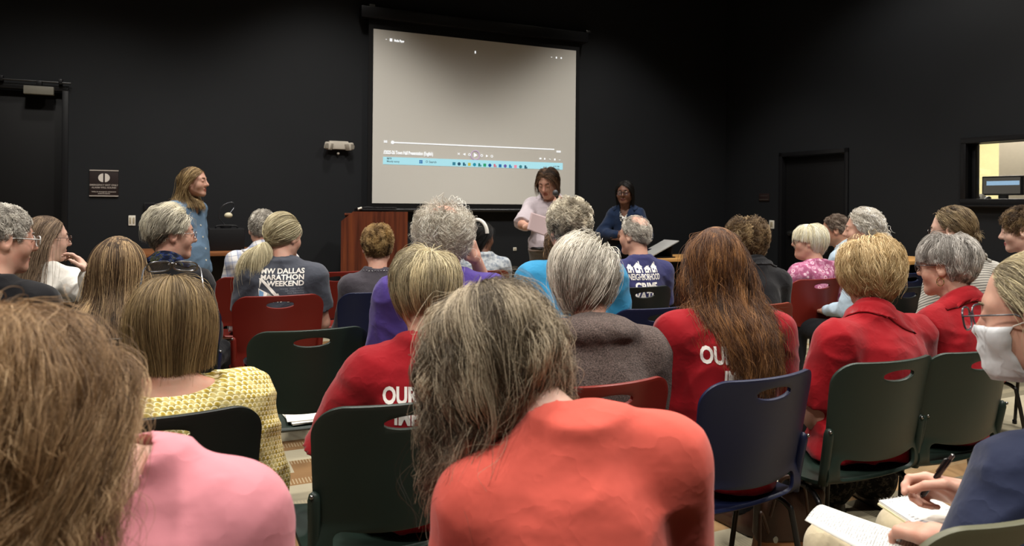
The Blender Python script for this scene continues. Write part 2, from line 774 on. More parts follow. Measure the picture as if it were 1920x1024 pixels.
# interior window with the lit office behind
win = room_obj(bpy.data.objects.new('window_1', None))
C.objects.link(win)
win['kind'] = 'structure'
fw = MB()
for (v0, v1, z0, z1) in ((WN0 - .05, WN1 + .05, WNT, WNT + .055), (WN0 - .05, WN1 + .05, WNB - .055, WNB), (WN1, WN1 + .05, WNB, WNT), (WN0 - .05, WN0, WNB, WNT)):
    fw.box2((RIGHT_U - .035, v0, z0), (RIGHT_U + .17, v1, z1), .006)
fw.box2((RIGHT_U + .05, WN1 - .035, WNB), (RIGHT_U + .1, WN1 - .001, WNT), .003)
fw.build('window_frame', M_FRAME, win, True)
MB().box2((RIGHT_U - .06, WN0 - .08, WNB - .075), (RIGHT_U + .02, WN1 + .08, WNB - .055), .004).build('window_sill', M_FRAME, win, True)
MB().box2((RIGHT_U - .045, WN1 - .62, WNT + .05), (RIGHT_U - .033, WN1 - .52, WNT + .06), .002).build('latch', M_METAL, win, True)
gl = N('window_glass')
gl.base((1, 1, 1, 1), 0.02, 0.9)
gl.set(gl.b.inputs['Transmission Weight'], 1.0)
gl.set(gl.b.inputs['IOR'], 1.02)
tr = gl.n('ShaderNodeBsdfTransparent')
gs = gl.n('ShaderNodeBsdfGlossy')
gs.inputs['Roughness'].default_value = 0.02
mx = gl.n('ShaderNodeMixShader')
mx.inputs[0].default_value = 0.14
gl.t.links.new(tr.outputs[0], mx.inputs[1])
gl.t.links.new(gs.outputs[0], mx.inputs[2])
gl.t.links.new(mx.outputs[0], gl.t.nodes['Material Output'].inputs[0])
MB().box2((RIGHT_U + .068, WN0, WNB), (RIGHT_U + .072, WN1 - .03, WNT)).build('pane', gl.m, win)

OU = RIGHT_U + .15
M_YEL = plain('cream_wall_paint', '#e8e0b4', 0.7, 0.2)
M_GREYP = plain('taupe_wall_paint', '#6f685c', 0.7, 0.2)
room(MB().box2((OU + 2.2, WN0 - 2.2, 0), (OU + 2.3, WN1 + 1.6, 2.9)), 'wall_office_far', M_YEL)
room(MB().box2((OU + .001, WN1 + 1.5, 0), (OU + 2.3, WN1 + 1.6, 2.9)), 'wall_office_side', M_YEL)
room(MB().box2((OU + .02, WN0 - 2.2, 2.8), (OU + 2.3, WN1 + 1.6, 2.9)), 'ceiling_office', plain('office_ceiling', '#d9d4c4', 0.8, 0.1))
room(MB().box2((OU + 1.5, WN0 - 2.0, 0), (OU + 1.58, on_right(1873, 300, OU + 1.5)[1], 2.78)), 'wall_office_partition', M_GREYP)
ol = bpy.data.lights.new('office_lamp', 'AREA')
ol.energy = 150
ol.size = 0.9
ol.color = (1, .96, .88)
olo = bpy.data.objects.new('office_lamp', ol)
C.objects.link(olo)
olo.location = uv(OU + .9, WN1 + .5, 2.7)
oc = empty('office_counter', (0, 0, 0), YAW, 'narrow dark counter under the lit office window', 'counter')
MB().box2((OU + .02, WN0 - .1, WNB - .1), (OU + .55, WN1 + .3, WNB - .06), .005).build('counter_top', M_DARKP, oc, True)
for vv in (WN0, WN1 + .2):
    MB().box2((OU + .04, vv - .03, 0), (OU + .5, vv + .03, WNB - .1), .003).build('leg', M_DARKP, oc, True)
ZC = WNB - .06
mo = empty('monitor', (0, 0, 0), YAW, 'dark computer monitor behind the interior window with a painted reflection of the screen', 'monitor')
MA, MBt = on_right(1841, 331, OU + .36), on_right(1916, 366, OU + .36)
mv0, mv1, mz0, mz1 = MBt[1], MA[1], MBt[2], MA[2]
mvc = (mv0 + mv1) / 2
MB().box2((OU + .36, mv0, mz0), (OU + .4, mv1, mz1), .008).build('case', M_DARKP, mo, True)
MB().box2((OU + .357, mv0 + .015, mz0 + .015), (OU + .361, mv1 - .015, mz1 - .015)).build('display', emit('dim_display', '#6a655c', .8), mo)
MB().box2((OU + .354, mv0 + .02, mz0 + (mz1 - mz0) * .52), (OU + .356, mv1 - .05, mz0 + (mz1 - mz0) * .74)).build('painted_reflection_bar', emit('painted_reflection_blue', '#a9cdea', 1.25), mo)  # reflection of the projected taskbar, painted as a glowing bar on the monitor
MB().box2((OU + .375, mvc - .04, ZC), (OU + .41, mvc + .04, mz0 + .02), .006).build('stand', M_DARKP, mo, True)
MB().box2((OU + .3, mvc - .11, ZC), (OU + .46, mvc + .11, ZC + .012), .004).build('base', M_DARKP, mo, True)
ph = empty('desk_phone', (0, 0, 0), YAW, 'white and dark desk phone at the office window corner', 'phone')
pv = on_right(1836, 360, OU + .13)[1]
MB().box((OU + .13, pv, ZC + .06), (.1, .11, .075), .012, Matrix.Rotation(.4, 3, 'Y')).build('body', M_WHITEP, ph, True)
MB().box((OU + .075, pv, ZC + .07), (.01, .08, .03), .003, Matrix.Rotation(.4, 3, 'Y')).build('display', M_DARKP, ph, True)
MB().tube(smooth_path([(OU + .09, pv - .075, ZC + .05), (OU + .13, pv - .08, ZC + .075), (OU + .17, pv - .075, ZC + .07)], 12), .014, 10).build('handset', M_DARKP, ph, True)

# ceiling fittings
m_can = plain('black_fitting', (0.01, 0.01, 0.01, 1), .5, .3)
m_lens = emit('lamp_lens', '#fff0d8', 6.0)
for i, (lu, lv) in enumerate(LAMPS):
    t = empty('ceiling_downlight', uv(lu, lv, CEIL), 0, 'round black recessed ceiling downlight above the rows of chairs', 'ceiling light', 'ceiling downlights')  # the last fitting belongs to the lamp added for the left wall
    b = bmesh.new()
    MB().raw(*tube([(0.13 * math.cos(a), 0.13 * math.sin(a), -.01) for a in [2 * math.pi * k / 28 for k in range(28)]], .012, 8, True)).build('ring', m_can, t, True)
    MB().cyl((0, 0, -.012), .115, .012, 28).build('diffuser', m_lens, t, True)

# ------------------------------------------------------------------ projection screen
SL, SR = on_front(699, 220, FRONT_V - .09), on_front(1079, 220, FRONT_V - .09)
ST = (on_front(701, 54, FRONT_V - .09)[2] + on_front(1080, 95, FRONT_V - .09)[2]) / 2
SB = (on_front(697, 381, FRONT_V - .09)[2] + on_front(1077, 384, FRONT_V - .09)[2]) / 2
SU0, SU1, SV = SL[0], SR[0], FRONT_V - .09
ps = empty('projection_screen', (0, 0, 0), YAW, 'large white pull-down projection screen showing a paused video player', 'projection screen')


def screen_mat():
    n = N('screen_fabric')
    v = n.obj()
    f = n.noise(v, 900, 2)
    n.base(n.mix(f, '#c3c1bb', '#cac8c1'), 0.85, 0.1)
    n.bump(f, 0.15, 0.0005)
    return n.m


MB().box2((SU0, SV, SB), (SU1, SV + .003, ST)).build('screen_fabric', screen_mat(), ps)
MB().box2((SU0 - .05, SV + .004, SB - .06), (SU0, SV + .007, ST + .12)).box2((SU1, SV + .004, SB - .06), (SU1 + .05, SV + .007, ST + .12)) \
    .box2((SU0, SV + .004, ST), (SU1, SV + .007, ST + .12)).box2((SU0, SV + .004, SB - .06), (SU1, SV + .007, SB)).build('black_border', M_BLACK, ps)
MB().box2((SU0 - .14, SV - .05, ST + .1), (SU1 + .14, SV + .088, ST + .22), .012).build('housing', M_FRAME, ps, True)
MB().cyl(((SU0 + SU1) / 2, SV + .005, SB - .07), .022, SU1 - SU0 + .16, 14, 'x').build('bottom_bar', M_FRAME, ps, True)
for uu in (SU0 - .02, SU1 + .16):
    MB().box2((uu - .03, SV - .02, ST + .22), (uu + .03, SV + .088, ST + .25), .004).build('bracket', M_METAL, ps, True)


# what is projected: thin lit shapes on the fabric, placed by pixel on the screen plane
def scr(px, py):
    u, v, z = on_front(px, py, SV)
    return u, z


e_white = emit('projected_white', '#ffffff', 1.3)
e_bar = emit('projected_taskbar', '#b4e9f2', 1.15)
e_grey = emit('projected_grey_text', '#6d8a93', 0.5)
bar_l, bar_r = scr(718, 302), scr(1055, 314)
BZ0, BZ1 = scr(718, 308)[1], scr(718, 294)[1]


def flat(mb, u0, u1, z0, z1, d=.002):
    return mb.box2((u0, SV - d, z0), (u1, SV - d + .0008, z1))


flat(MB(), bar_l[0], bar_r[0], BZ0, BZ1).build('projected_taskbar', e_bar, ps)
LZ = scr(734, 267)[1]
lu0, lu1 = scr(736, 267)[0], scr(1039, 284)[0]
flat(MB(), lu0, lu1, LZ - .006, LZ + .006, .003).cyl((lu0, SV - .003, LZ), .018, .001, 20, 'y').build('projected_progress_line', e_white, ps)


def scr_text(name, body, px, py, size, mat, bold=0.0, align='LEFT', d=.0045, sx=1.0):
    u, z = scr(px, py)
    V, Fc = text_mesh(body, size, align, bold, None, sx)
    return pymesh(name, [(u + v.x, SV - d, z + v.y) for v in V], Fc, mat, ps, smooth=False)


scr_text('projected_clock', '0:00', 719.5, 267.5, .034, e_white, .0016, sx=.62)
scr_text('projected_clock', '0:00:00', 1043, 286, .032, e_white, .0016, sx=.6)
scr_text('projected_title', '//2025-26 Town Hall Presentation (English)', 719, 288.5, .052, e_white, .0018, sx=.60)
scr_text('projected_title', 'Media Player', 739, 78, .034, e_white, .0012, sx=.62)
scr_text('projected_caption', '90°F', 725, 299, .028, e_grey, .001)
scr_text('projected_caption', 'Mostly sunny', 725, 304, .026, e_grey, .0005)
scr_text('projected_caption', 'Search', 804, 305.5, .032, e_grey, .0005)
scr_text('projected_caption', '6:35 PM', 1037, 313.5, .024, e_grey, .0005)
scr_text('projected_caption', '7/10/2025', 1036, 318, .022, e_grey, .0005)
# transport controls
cu_, cz = scr(891, 291)
g = MB()
g.raw(*tube([(cu_ + .05 * math.cos(a), SV - .004, cz + .05 * math.sin(a)) for a in [2 * math.pi * k / 32 for k in range(32)]], .0045, 6, True))
g.build('projected_play_ring', emit('projected_lilac', '#e9c9ee', .85), ps)


def tri(cu, cz, w, h, left=False):
    s = -1 if left else 1
    return [(cu - s * w / 2, SV - .004, cz - h / 2), (cu + s * w / 2, SV - .004, cz), (cu - s * w / 2, SV - .004, cz + h / 2)], [[0, 1, 2]]


def ctl(g):
    g.build('projected_control', e_white, ps)
    return MB()


g = MB()
g.raw(*tri(cu_ + .004, cz, .042, .05))
g = ctl(g)
for px, k in ((860, 'x'), (870, 'l'), (880, 's'), (903, 's'), (913, 'r'), (922, 's')):
    py = 291 + (px - 891) * .073
    u, z = scr(px, py)
    if k == 'l':
        g.raw(*tri(u, z, .03, .03, True))
    elif k == 'r':
        g.raw(*tri(u, z, .026, .03))
    elif k == 'x':
        g.box((u, SV - .004, z), (.032, .001, .006), 0, Matrix.Rotation(.7, 3, 'Y')).box((u, SV - .004, z), (.032, .001, .006), 0, Matrix.Rotation(-.7, 3, 'Y'))
    else:
        g.raw(*tube([(u + .012 * math.cos(a), SV - .004, z + .012 * math.sin(a)) for a in [2 * math.pi * q / 12 for q in range(12)]], .003, 4, True))
    g = ctl(g)
for px, py, w, h in ((1013, 297.5, .026, .018), (1021, 298, .016, .02), (1031, 298.6, .02, .006), (1040, 299.3, .018, .022), (1049, 300, .022, .004),
                     (724, 74, .014, .004), (733, 75, .026, .03), (891, 98, .012, .026), (1034, 107.3, .016, .004), (1043, 108.3, .014, .02), (1052, 109, .016, .016)):
    u, z = scr(px, py)
    g.box((u, SV - .004, z), (w, .001, h), 0, Matrix.Rotation(.4 if px == 1031 else 0, 3, 'Y'))
    g = ctl(g)
cols = ['#3b7d8f', '#33566b', '#2f6577', '#c2b552', '#2a8ba0', '#2c7a78', '#2f9a6a', '#23508f', '#cc6f7c', '#2a6a9f', '#6e5a9c', '#2a7fa8', '#e58aa0', '#3c7f86', '#2d5568']
for i, c in enumerate(cols):
    px = 851 + i * 9.6
    py = 307 + (px - 851) * .046
    u, z = scr(px, py)
    m = emit('projected_icon_' + c[1:], c, 1.3)
    g = MB()
    if i % 3 == 0:
        g.box((u, SV - .004, z), (.034, .001, .034), .0)
        g.box((u + .01, SV - .0052, z + .008), (.014, .001, .012), .0)
    elif i % 3 == 1:
        g.cyl((u, SV - .004, z), .019, .001, 16, 'y')
    else:
        g.box((u - .005, SV - .004, z), (.022, .001, .036)).box((u + .014, SV - .004, z - .008), (.012, .001, .02))
    g.build('projected_icon', m, ps)
u, z = scr(789, 303.5)
mw = emit('projected_start', '#2a78c8', .8)
g = MB()
for a in (-.0095, .0095):
    for b in (-.0095, .0095):
        g.box((u + a, SV - .004, z + b), (.016, .001, .016))
g.build('projected_icon', mw, ps)
u, z = scr(800, 304)
MB().raw(*tube([(u + .01 * math.cos(a), SV - .004, z + .004 + .01 * math.sin(a)) for a in [2 * math.pi * q / 12 for q in range(12)]], .002, 4, True)).build('projected_icon', e_grey, ps)

# ------------------------------------------------------------------ wall fittings
el = empty('emergency_light', (0, 0, 0), YAW, 'white twin-head emergency light on the black wall left of the screen', 'emergency light')
eu, ev, ez = on_front(633, 273)
m_el = plain('cream_plastic', '#b5aea2', .5, .3)
bm = bmesh.new()
MB().box((eu, ev - .035, ez), (.2, .07, .085), .012).build('housing', m_el, el, True)
for s, px in ((-1, 617), (1, 649)):
    hu = eu + s * .105
    h = MB().box((hu, ev - .075, ez - .012), (.075, .07, .075), .016, Matrix.Rotation(s * .6, 3, 'Z') @ Matrix.Rotation(-s * .25, 3, 'Y')).build('lamp_head', m_el, el, True)
    MB().cyl((hu + s * .02, ev - .108, ez - .014), .026, .008, 18, 'y').build('lens', plain('lamp_glass', '#7b766c', .2, .6), h, True)
MB().ball((eu + .0, ev - .03, ez - .085), .014, 12).build('test_knob', m_el, el, True)

sg = empty('wall_plaque', (0, 0, 0), YAW, 'brown emergency exit plaque with a split disc on the left wall', 'sign')
pu0, _, pz1 = on_front(168, 319)
pu1, _, pz0 = on_front(222, 368)
m_pl = plain('brown_plaque', '#241a19', .5, .3)
m_pt = plain('pale_print', '#a39a92', .6, .2)
MB().box2((pu0, FRONT_V - .012, pz0), (pu1, FRONT_V, pz1), .003).build('plate', m_pl, sg, True)
MB().box2((pu0, FRONT_V - .016, pz1 - .006), (pu1, FRONT_V - .001, pz1 + .004)).box2((pu0, FRONT_V - .016, pz0 - .004), (pu1, FRONT_V - .001, pz0 + .006)).build('edge_strip', m_pt, sg)
pc, pw = (pu0 + pu1) / 2, pu1 - pu0
for s in (-1, 1):
    R, cx, cz = pw * .17, pc + s * pw * .03, pz1 - (pz1 - pz0) * .29
    pts = [(cx + s * R * math.cos(a), FRONT_V - .0135, cz + R * math.sin(a)) for a in [-math.pi / 2 + math.pi * k / 16 for k in range(17)]]
    pymesh('half_disc', pts, [list(range(17)) if s > 0 else list(range(17))[::-1]], plain('pale_disc', '#c9c2ba', .6, .2), sg, smooth=False)
for i, (tx, sz, dz) in enumerate((('EMERGENCY EXIT ONLY', .024, .6), ('ALARM WILL SOUND', .024, .7), ('Salida de emergencia unicamente', .017, .85), ('sonara la alarma', .017, .92))):
    V, Fc = text_mesh(tx, sz * pw / .27, 'CENTER', .0005)
    z = pz1 - (pz1 - pz0) * dz
    pymesh('lettering', [(pc + v.x, FRONT_V - .0135, z + v.y) for v in V], Fc, m_pt, sg, smooth=False)

xs = empty('exit_light_box', (0, 0, 0), YAW, 'small pale light box above the dark left exit door', 'sign')
a, b = on_front(47, 172), on_front(103, 172)
xz0, xz1 = on_front(75, 179)[2], on_front(75, 164)[2]
MB().box2((a[0], FRONT_V - .09, xz0), (b[0], FRONT_V - .03, xz1), .004).build('case', plain('aged_white', '#6f6c62', .5, .3), xs, True)
MB().box2(((a[0] + b[0]) / 2 - .02, FRONT_V - .07, xz1), ((a[0] + b[0]) / 2 + .02, FRONT_V, xz1 + .05), .003).build('bracket', M_FRAME, xs, True)


def plate(px0, py0, px1, py1, wall, label, gang, name='switch_plate', cat='switch'):
    f = on_front if wall == 'f' else on_right
    a, b = f(px0, py0), f(px1, py1)
    t = empty(name, (0, 0, 0), YAW, label, cat)
    k = 0 if wall == 'f' else 1
    a0, a1 = min(a[k], b[k]), max(a[k], b[k])
    z0, z1 = b[2], a[2]

    def box(lo, hi, d0, d1, bev):
        if wall == 'f':
            return MB().box2((lo[0], FRONT_V - d1, lo[1]), (hi[0], FRONT_V - d0, hi[1]), bev)
        return MB().box2((RIGHT_U - d1, lo[0], lo[1]), (RIGHT_U - d0, hi[0], hi[1]), bev)
    box((a0, z0), (a1, z1), 0, .008, .003).build('cover', M_WHITEP, t, True)
    for g_ in range(gang):
        c = a0 + (a1 - a0) * (g_ + .5) / gang
        w = (a1 - a0) / gang * .26
        zz, hh = (z0 + z1) / 2, (z1 - z0) * .3
        box((c - w, zz - hh), (c + w, zz + hh), .008, .011, .001).build('switch_rocker', plain('ivory_plastic', '#a59a82', .4, .4), t, True)
    return t


plate(241, 404, 254, 423, 'f', 'white double switch plate low on the black wall under the brown plaque', 2)
plate(1443, 413, 1452, 429, 'r', 'white switch plate beside the dark right door', 1)
plate(962, 464, 968, 470, 'f', 'tiny white outlet plate low on the wall behind the speaking man', 1, 'outlet_plate', 'outlet')
a, b = on_front(270, 380), on_front(290, 395)
t = empty('wall_control_panel', (0, 0, 0), YAW, 'dark touch panel on the wall behind the grey haired woman', 'control panel')
MB().box2((a[0], FRONT_V - .02, b[2]), (b[0], FRONT_V, a[2]), .004).build('case', M_DARKP, t, True)
MB().box2((a[0] + .01, FRONT_V - .0215, b[2] + .01), (b[0] - .01, FRONT_V - .0195, a[2] - .01)).build('display', plain('dark_glass', '#1c1d22', .15, .6), t, True)
a, b = on_right(1424, 366), on_right(1443, 374)
t = empty('room_sign', (0, 0, 0), YAW, 'small dark sign with two pale lines left of the right door', 'sign')
MB().box2((RIGHT_U - .01, min(a[1], b[1]), b[2] - .02), (RIGHT_U, max(a[1], b[1]), a[2] + .02), .002).build('plate', plain('brown_plaque', '#241a19'), t, True)
MB().box2((RIGHT_U - .012, min(a[1], b[1]) + .01, b[2] - .005), (RIGHT_U - .0095, max(a[1], b[1]) - .01, b[2] + .004)).box2((RIGHT_U - .012, min(a[1], b[1]) + .03, a[2] - .012), (RIGHT_U - .0095, max(a[1], b[1]) - .03, a[2] - .006)).build('pale_line', plain('dim_print', '#3d3833'), t)

# ------------------------------------------------------------------ lectern and front tables
def wood(name, c0, c1, c2, sc=1.0, axis=2, rough=.4):
    if name in _mats:
        return _mats[name]
    n = N(name)
    v = n.obj()
    s = [14 * sc] * 3
    s[axis] = 0.7 * sc
    w = n.noise(n.scale(v, s), 1.6, 6, .62)
    col = n.ramp(w, [(.3, c0), (.5, c1), (.72, c2)])
    n.base(col, rough, .35)
    n.bump(w, .1, .001)
    _mats[name] = n.m
    return n.m


M_CHERRY = wood('cherry_veneer', '#3a1a10', '#5a2b1a', '#70391f', 1.2)
lp = at(702, 400, 7.0)
LU, LV = CU * lp.x + SU * lp.y, -SU * lp.x + CU * lp.y
lec = empty('lectern', uv(LU, LV, 0), rad(11), 'tall cherry wood lectern with a clipped corner below the screen', 'lectern')
w2 = .315
LT = at(702, 397, 7.0).z
Lr, Ll = .312, -.306
out = [(Ll, .09), (Lr, .09), (Lr, LT), (Ll + .11, LT), (Ll, LT - .09)]
V = [(x, -.012, z) for x, z in out] + [(x, .012, z) for x, z in out]
Fc = [[4, 3, 2, 1, 0], [5, 6, 7, 8, 9]] + [[i, (i + 1) % 5, 5 + (i + 1) % 5, 5 + i] for i in range(5)]
pymesh('front_panel', V, [f[::-1] for f in Fc], M_CHERRY, lec, smooth=False)
for x in (Ll + .012, Lr - .012):
    MB().box2((x - .012, .013, .09), (x + .012, .5, LT - (.1 if x < 0 else .02)), .002).build('side_panel', M_CHERRY, lec, True)
MB().box((.0 + (Ll + Lr) / 2, .27, LT - .045), (Lr - Ll - .06, .52, .02), .003, Matrix.Rotation(-.08, 3, 'X')).build('reading_top', M_CHERRY, lec, True)
MB().box2((Ll + .03, .02, .55), (Lr - .03, .49, .57), .002).build('shelf', M_CHERRY, lec, True)
MB().box2((Ll - .015, -.03, 0), (Lr + .015, .52, .09), .006).build('base', M_CHERRY, lec, True)
lap = empty('laptop', uv(LU + .03, LV + .2, LT - .005), YAW, 'closed black laptop lying on top of the lectern', 'laptop')
MB().box((.03, 0, .013), (.36, .25, .018), .005, Matrix.Rotation(-.08, 3, 'X')).build('base', M_DARKP, lap, True)
MB().box((.03, -.0, .032), (.36, .25, .01), .004, Matrix.Rotation(-.08, 3, 'X')).build('lid', plain('black_lid', '#1d1d20', .4, .4), lap, True)
cp = at(672, 391, 7.0)
cab = empty('cable_plug', (0, 0, 0), 0, 'white cable plug with a black lead poking out over the lectern', 'cable')
e0 = at(690, 389, 7.1)
MB().tube(smooth_path([at(676, 390.5, 7.02), at(690, 388, 7.08), at(706, 391.5, 7.15), uv(LU + .12, LV + .12, LT + .0)], 20), .005, 8).build('lead', M_DARKP, cab, True)
MB().tube([at(671, 392, 7.0), at(678, 390, 7.02)], .011, 10).build('plug', M_WHITEP, cab, True)


def table(label, u0, u1, v0, v1, z, mtop, name='table', skirt=False):
    t = empty(name, uv((u0 + u1) / 2, (v0 + v1) / 2, 0), YAW, label, 'table')
    hx, hy = (u1 - u0) / 2, (v1 - v0) / 2
    MB().box((0, 0, z - .0175), (2 * hx, 2 * hy, .035), .006).build('table_top', mtop, t, True)
    for sx in (-1, 1):
        MB().box((sx * (hx - .06), 0, (z - .035) / 2), (.045, 2 * hy - .12, z - .036), .004).build('leg', M_DARKP, t, True)
    MB().box((0, hy - .05, z - .23), (2 * hx - .18, .018, .38), .002).build('modesty_panel', M_DARKP, t, True)
    return t


M_BROWN = wood('brown_laminate', '#6d4226', '#845433', '#94633d', 1, 0)
M_MAPLE = wood('maple_laminate', '#b98548', '#cf9b5c', '#dcae70', 1, 0)
tp = at(400, 473, 6.45)
tu, tv = CU * tp.x + SU * tp.y, -SU * tp.x + CU * tp.y
TZ = tp.z
table('brown topped black table against the wall behind the woman in blue', tu - .75, tu + .55, tv, FRONT_V - .06, TZ, M_BROWN)
tp2 = at(1262, 485, 7.9)
t2u, t2v = CU * tp2.x + SU * tp2.y, -SU * tp2.x + CU * tp2.y
table('maple topped table along the wall right of the woman in the blazer', t2u - .3, t2u + 1.1, t2v, t2v + .55, tp2.z, M_MAPLE)
tp3 = at(1708, 484, 6.9)
t3u, t3v = CU * tp3.x + SU * tp3.y, -SU * tp3.x + CU * tp3.y
table('pale edged table by the right wall behind the silver haired woman', t3u - .55, t3u + .25, t3v - .25, t3v + .25, tp3.z, M_MAPLE)
# gooseneck box on the brown table
av = empty('equipment_case', uv(tu + .12, tv + .3, TZ), YAW, 'black equipment case on the brown table beside the woman in blue', 'case')
MB().box((.0, 0, .1), (.3, .3, .2), .01).build('box', M_DARKP, av, True)
MB().tube(smooth_path([(-.09, -.1, .2), (-.09, -.1, .215), (-.06, -.1, .225), (.06, -.1, .225), (.09, -.1, .215), (.09, -.1, .2)], 20), .007, 8).build('handle', M_FRAME, av, True)
doc = empty('gooseneck_lamp', uv(tu + .12, tv + .3, TZ + .2), YAW, 'black gooseneck lamp with a small cream head on the equipment case', 'lamp')
MB().cyl((0, 0, .012), .05, .022, 24, 'z', None, .004).build('base', M_DARKP, doc, True)
MB().tube(smooth_path([(0, 0, .02), (-.06, 0, .1), (-.03, 0, .2), (.05, 0, .235), (.07, 0, .19), (.03, -.02, .13)], 40), .005, 8).build('neck', plain('grey_metal', '#4b4c50', .3, .5, Metallic=.8), doc, True)
MB().ball((.02, -.025, .115), .03, 16, (1.2, .9, .9)).build('head', plain('cream_enamel', '#cfc6a8', .35, .5), doc, True)
# propped papers on the maple table
bd = empty('document_holder', uv(t2u - .1, t2v + .2, tp2.z), YAW, 'grey document board propped up on the maple table', 'document holder')
MB().box((.05, 0, .1), (.4, .26, .012), .003, Matrix.Rotation(-.42, 3, 'Y')).build('board', plain('pale_board', '#a8a8a6', .5, .3), bd, True)
MB().box((.16, 0, .075), (.02, .2, .15), .003).build('stand', M_DARKP, bd, True)
MB().box((.05, 0, .006), (.3, .22, .012), .003).build('base', M_DARKP, bd, True)
# ------------------------------------------------------------------ stacking chairs
def plastic(name, col, rough=.42):
    if name in _mats:
        return _mats[name]
    n = N(name)
    v = n.obj()
    n.base(n.mix(n.noise(v, 5, 3), tuple(x * .9 for x in lin(col)[:3]) + (1,), lin(col)), rough, .28)
    n.bump(n.noise(v, 900, 2), .18, .0006)
    _mats[name] = n.m
    return n.m


SHELL_COL = {'green': plastic('green_plastic', '#1e2b25'), 'red': plastic('red_plastic', '#6a1c14'), 'navy': plastic('navy_plastic', '#121935'), 'dark': plastic('dark_green_plastic', '#161c1a'),
             'rust': plastic('rust_plastic', '#6e2c1a'), 'khaki': plastic('olive_plastic', '#5a5a46')}
M_TUBE = plain('black_tube', '#0c0c0d', .35, .5)


def chair_profile():
    pr = smooth_path([(.235, .412), (.215, .437), (.14, .444), (0, .436), (-.1, .437), (-.165, .445), (-.2, .468), (-.222, .52), (-.243, .62), (-.262, .73), (-.285, .845)], 240)
    P = np.array([(p.x, p.y) for p in pr])
    d = np.r_[0, np.cumsum(np.linalg.norm(np.diff(P, axis=0), axis=1))]
    return P, d


def shell_mesh():
    P, d = chair_profile()
    T = d[-1]
    tb = float(np.interp(.468, P[150:, 1], d[150:]))          # arc length where the back starts

    def tz(z):
        m = P[:, 1] >= .455
        return float(np.interp(z, P[m][:, 1], d[m]))
    t_gap0, t_gap1 = tz(.457), tz(.532)
    t_hole = tz(.795)

    def hw(t):
        return np.interp(t, [0, .06, .3, tb, tz(.55), T], [.215, .225, .225, .213, .213, .232])

    def rb(x, y, cx, cy, hx, hy, r):
        qx, qy = np.abs(x - cx) - hx + r, np.abs(y - cy) - hy + r
        return np.hypot(np.maximum(qx, 0), np.maximum(qy, 0)) + np.minimum(np.maximum(qx, qy), 0) - r

    def field(x, t):
        w = hw(t)
        o = rb(x * .23 / w, t, 0, T / 2, .23, T / 2, .075)
        gc, gh = (t_gap0 + t_gap1) / 2, (t_gap1 - t_gap0) / 2
        bend = .022 * (1 - (x / .18) ** 2)                     # the panel's lower edge sags in the middle
        gap = rb(x, t + np.where(t > gc, bend * .8, 0), 0, gc + .004, .172, gh, .028)
        hole = (np.hypot(x / .07, (t - t_hole - .004) / .0185) - 1) * .0185
        return np.maximum(np.maximum(o, -gap), -hole)
    hx, ht = .0105, .0105
    nx, nt = int(.48 / hx) + 1, int((T + .02) / ht) + 1
    X = (np.arange(nx) - (nx - 1) / 2) * hx
    Tt = np.arange(nt) * ht - .005
    gx, gt = np.meshgrid(X, Tt, indexing='ij')
    cx, ct = (gx[:-1, :-1] + gx[1:, 1:]) / 2, (gt[:-1, :-1] + gt[1:, 1:]) / 2
    keep = field(cx, ct) < 0
    idx = np.arange(nx * nt).reshape(nx, nt)
    q = np.stack([idx[:-1, :-1], idx[1:, :-1], idx[1:, 1:], idx[:-1, 1:]], -1)[keep]
    e = np.concatenate([q[:, [0, 1]], q[:, [1, 2]], q[:, [2, 3]], q[:, [3, 0]]])
    key = np.sort(e, 1)
    un, inv, cnt = np.unique(key, axis=0, return_inverse=True, return_counts=True)
    bnd = np.unique(un[cnt == 1])
    px, pt = gx.ravel().copy(), gt.ravel().copy()
    for _ in range(6):
        f = field(px[bnd], pt[bnd])
        eps = 1e-3
        dx = (field(px[bnd] + eps, pt[bnd]) - field(px[bnd] - eps, pt[bnd])) / (2 * eps)
        dt = (field(px[bnd], pt[bnd] + eps) - field(px[bnd], pt[bnd] - eps)) / (2 * eps)
        g2 = np.maximum(dx * dx + dt * dt, .05)
        px[bnd] -= .8 * f * dx / g2
        pt[bnd] -= .8 * f * dt / g2
    tt = np.clip(pt, 0, T)
    y = np.interp(tt, d, P[:, 0])
    z = np.interp(tt, d, P[:, 1])
    backness = np.clip((z - .45) / .1, 0, 1) * (tt > tb - .05)
    y = y + backness * .062 * (px / .23) ** 2                  # sides of the back wrap forward
    z = z + (1 - backness) * .014 * (px / .22) ** 2 - (1 - backness) * .006
    Vv = np.stack([px, y, z], -1)
    used = np.unique(q)
    mp = -np.ones(nx * nt, int)
    mp[used] = np.arange(len(used))
    me = bpy.data.meshes.new('chair_shell')
    me.from_pydata(Vv[used].tolist(), [], mp[q].tolist())
    o = bpy.data.objects.new('tmp', me)
    C.objects.link(o)
    md = o.modifiers.new('s', 'SOLIDIFY')
    md.thickness = .011
    md.offset = 0
    md.use_rim = True
    mv = o.modifiers.new('b', 'BEVEL')
    mv.width = .0035
    mv.segments = 2
    mv.limit_method = 'ANGLE'
    mv.angle_limit = rad(50)
    dg = bpy.context.evaluated_depsgraph_get()
    m2 = bpy.data.meshes.new_from_object(o.evaluated_get(dg))
    bpy.data.objects.remove(o)
    bpy.data.meshes.remove(me)
    m2.name = 'chair_shell'
    m2.polygons.foreach_set('use_smooth', np.ones(len(m2.polygons), bool))
    return m2


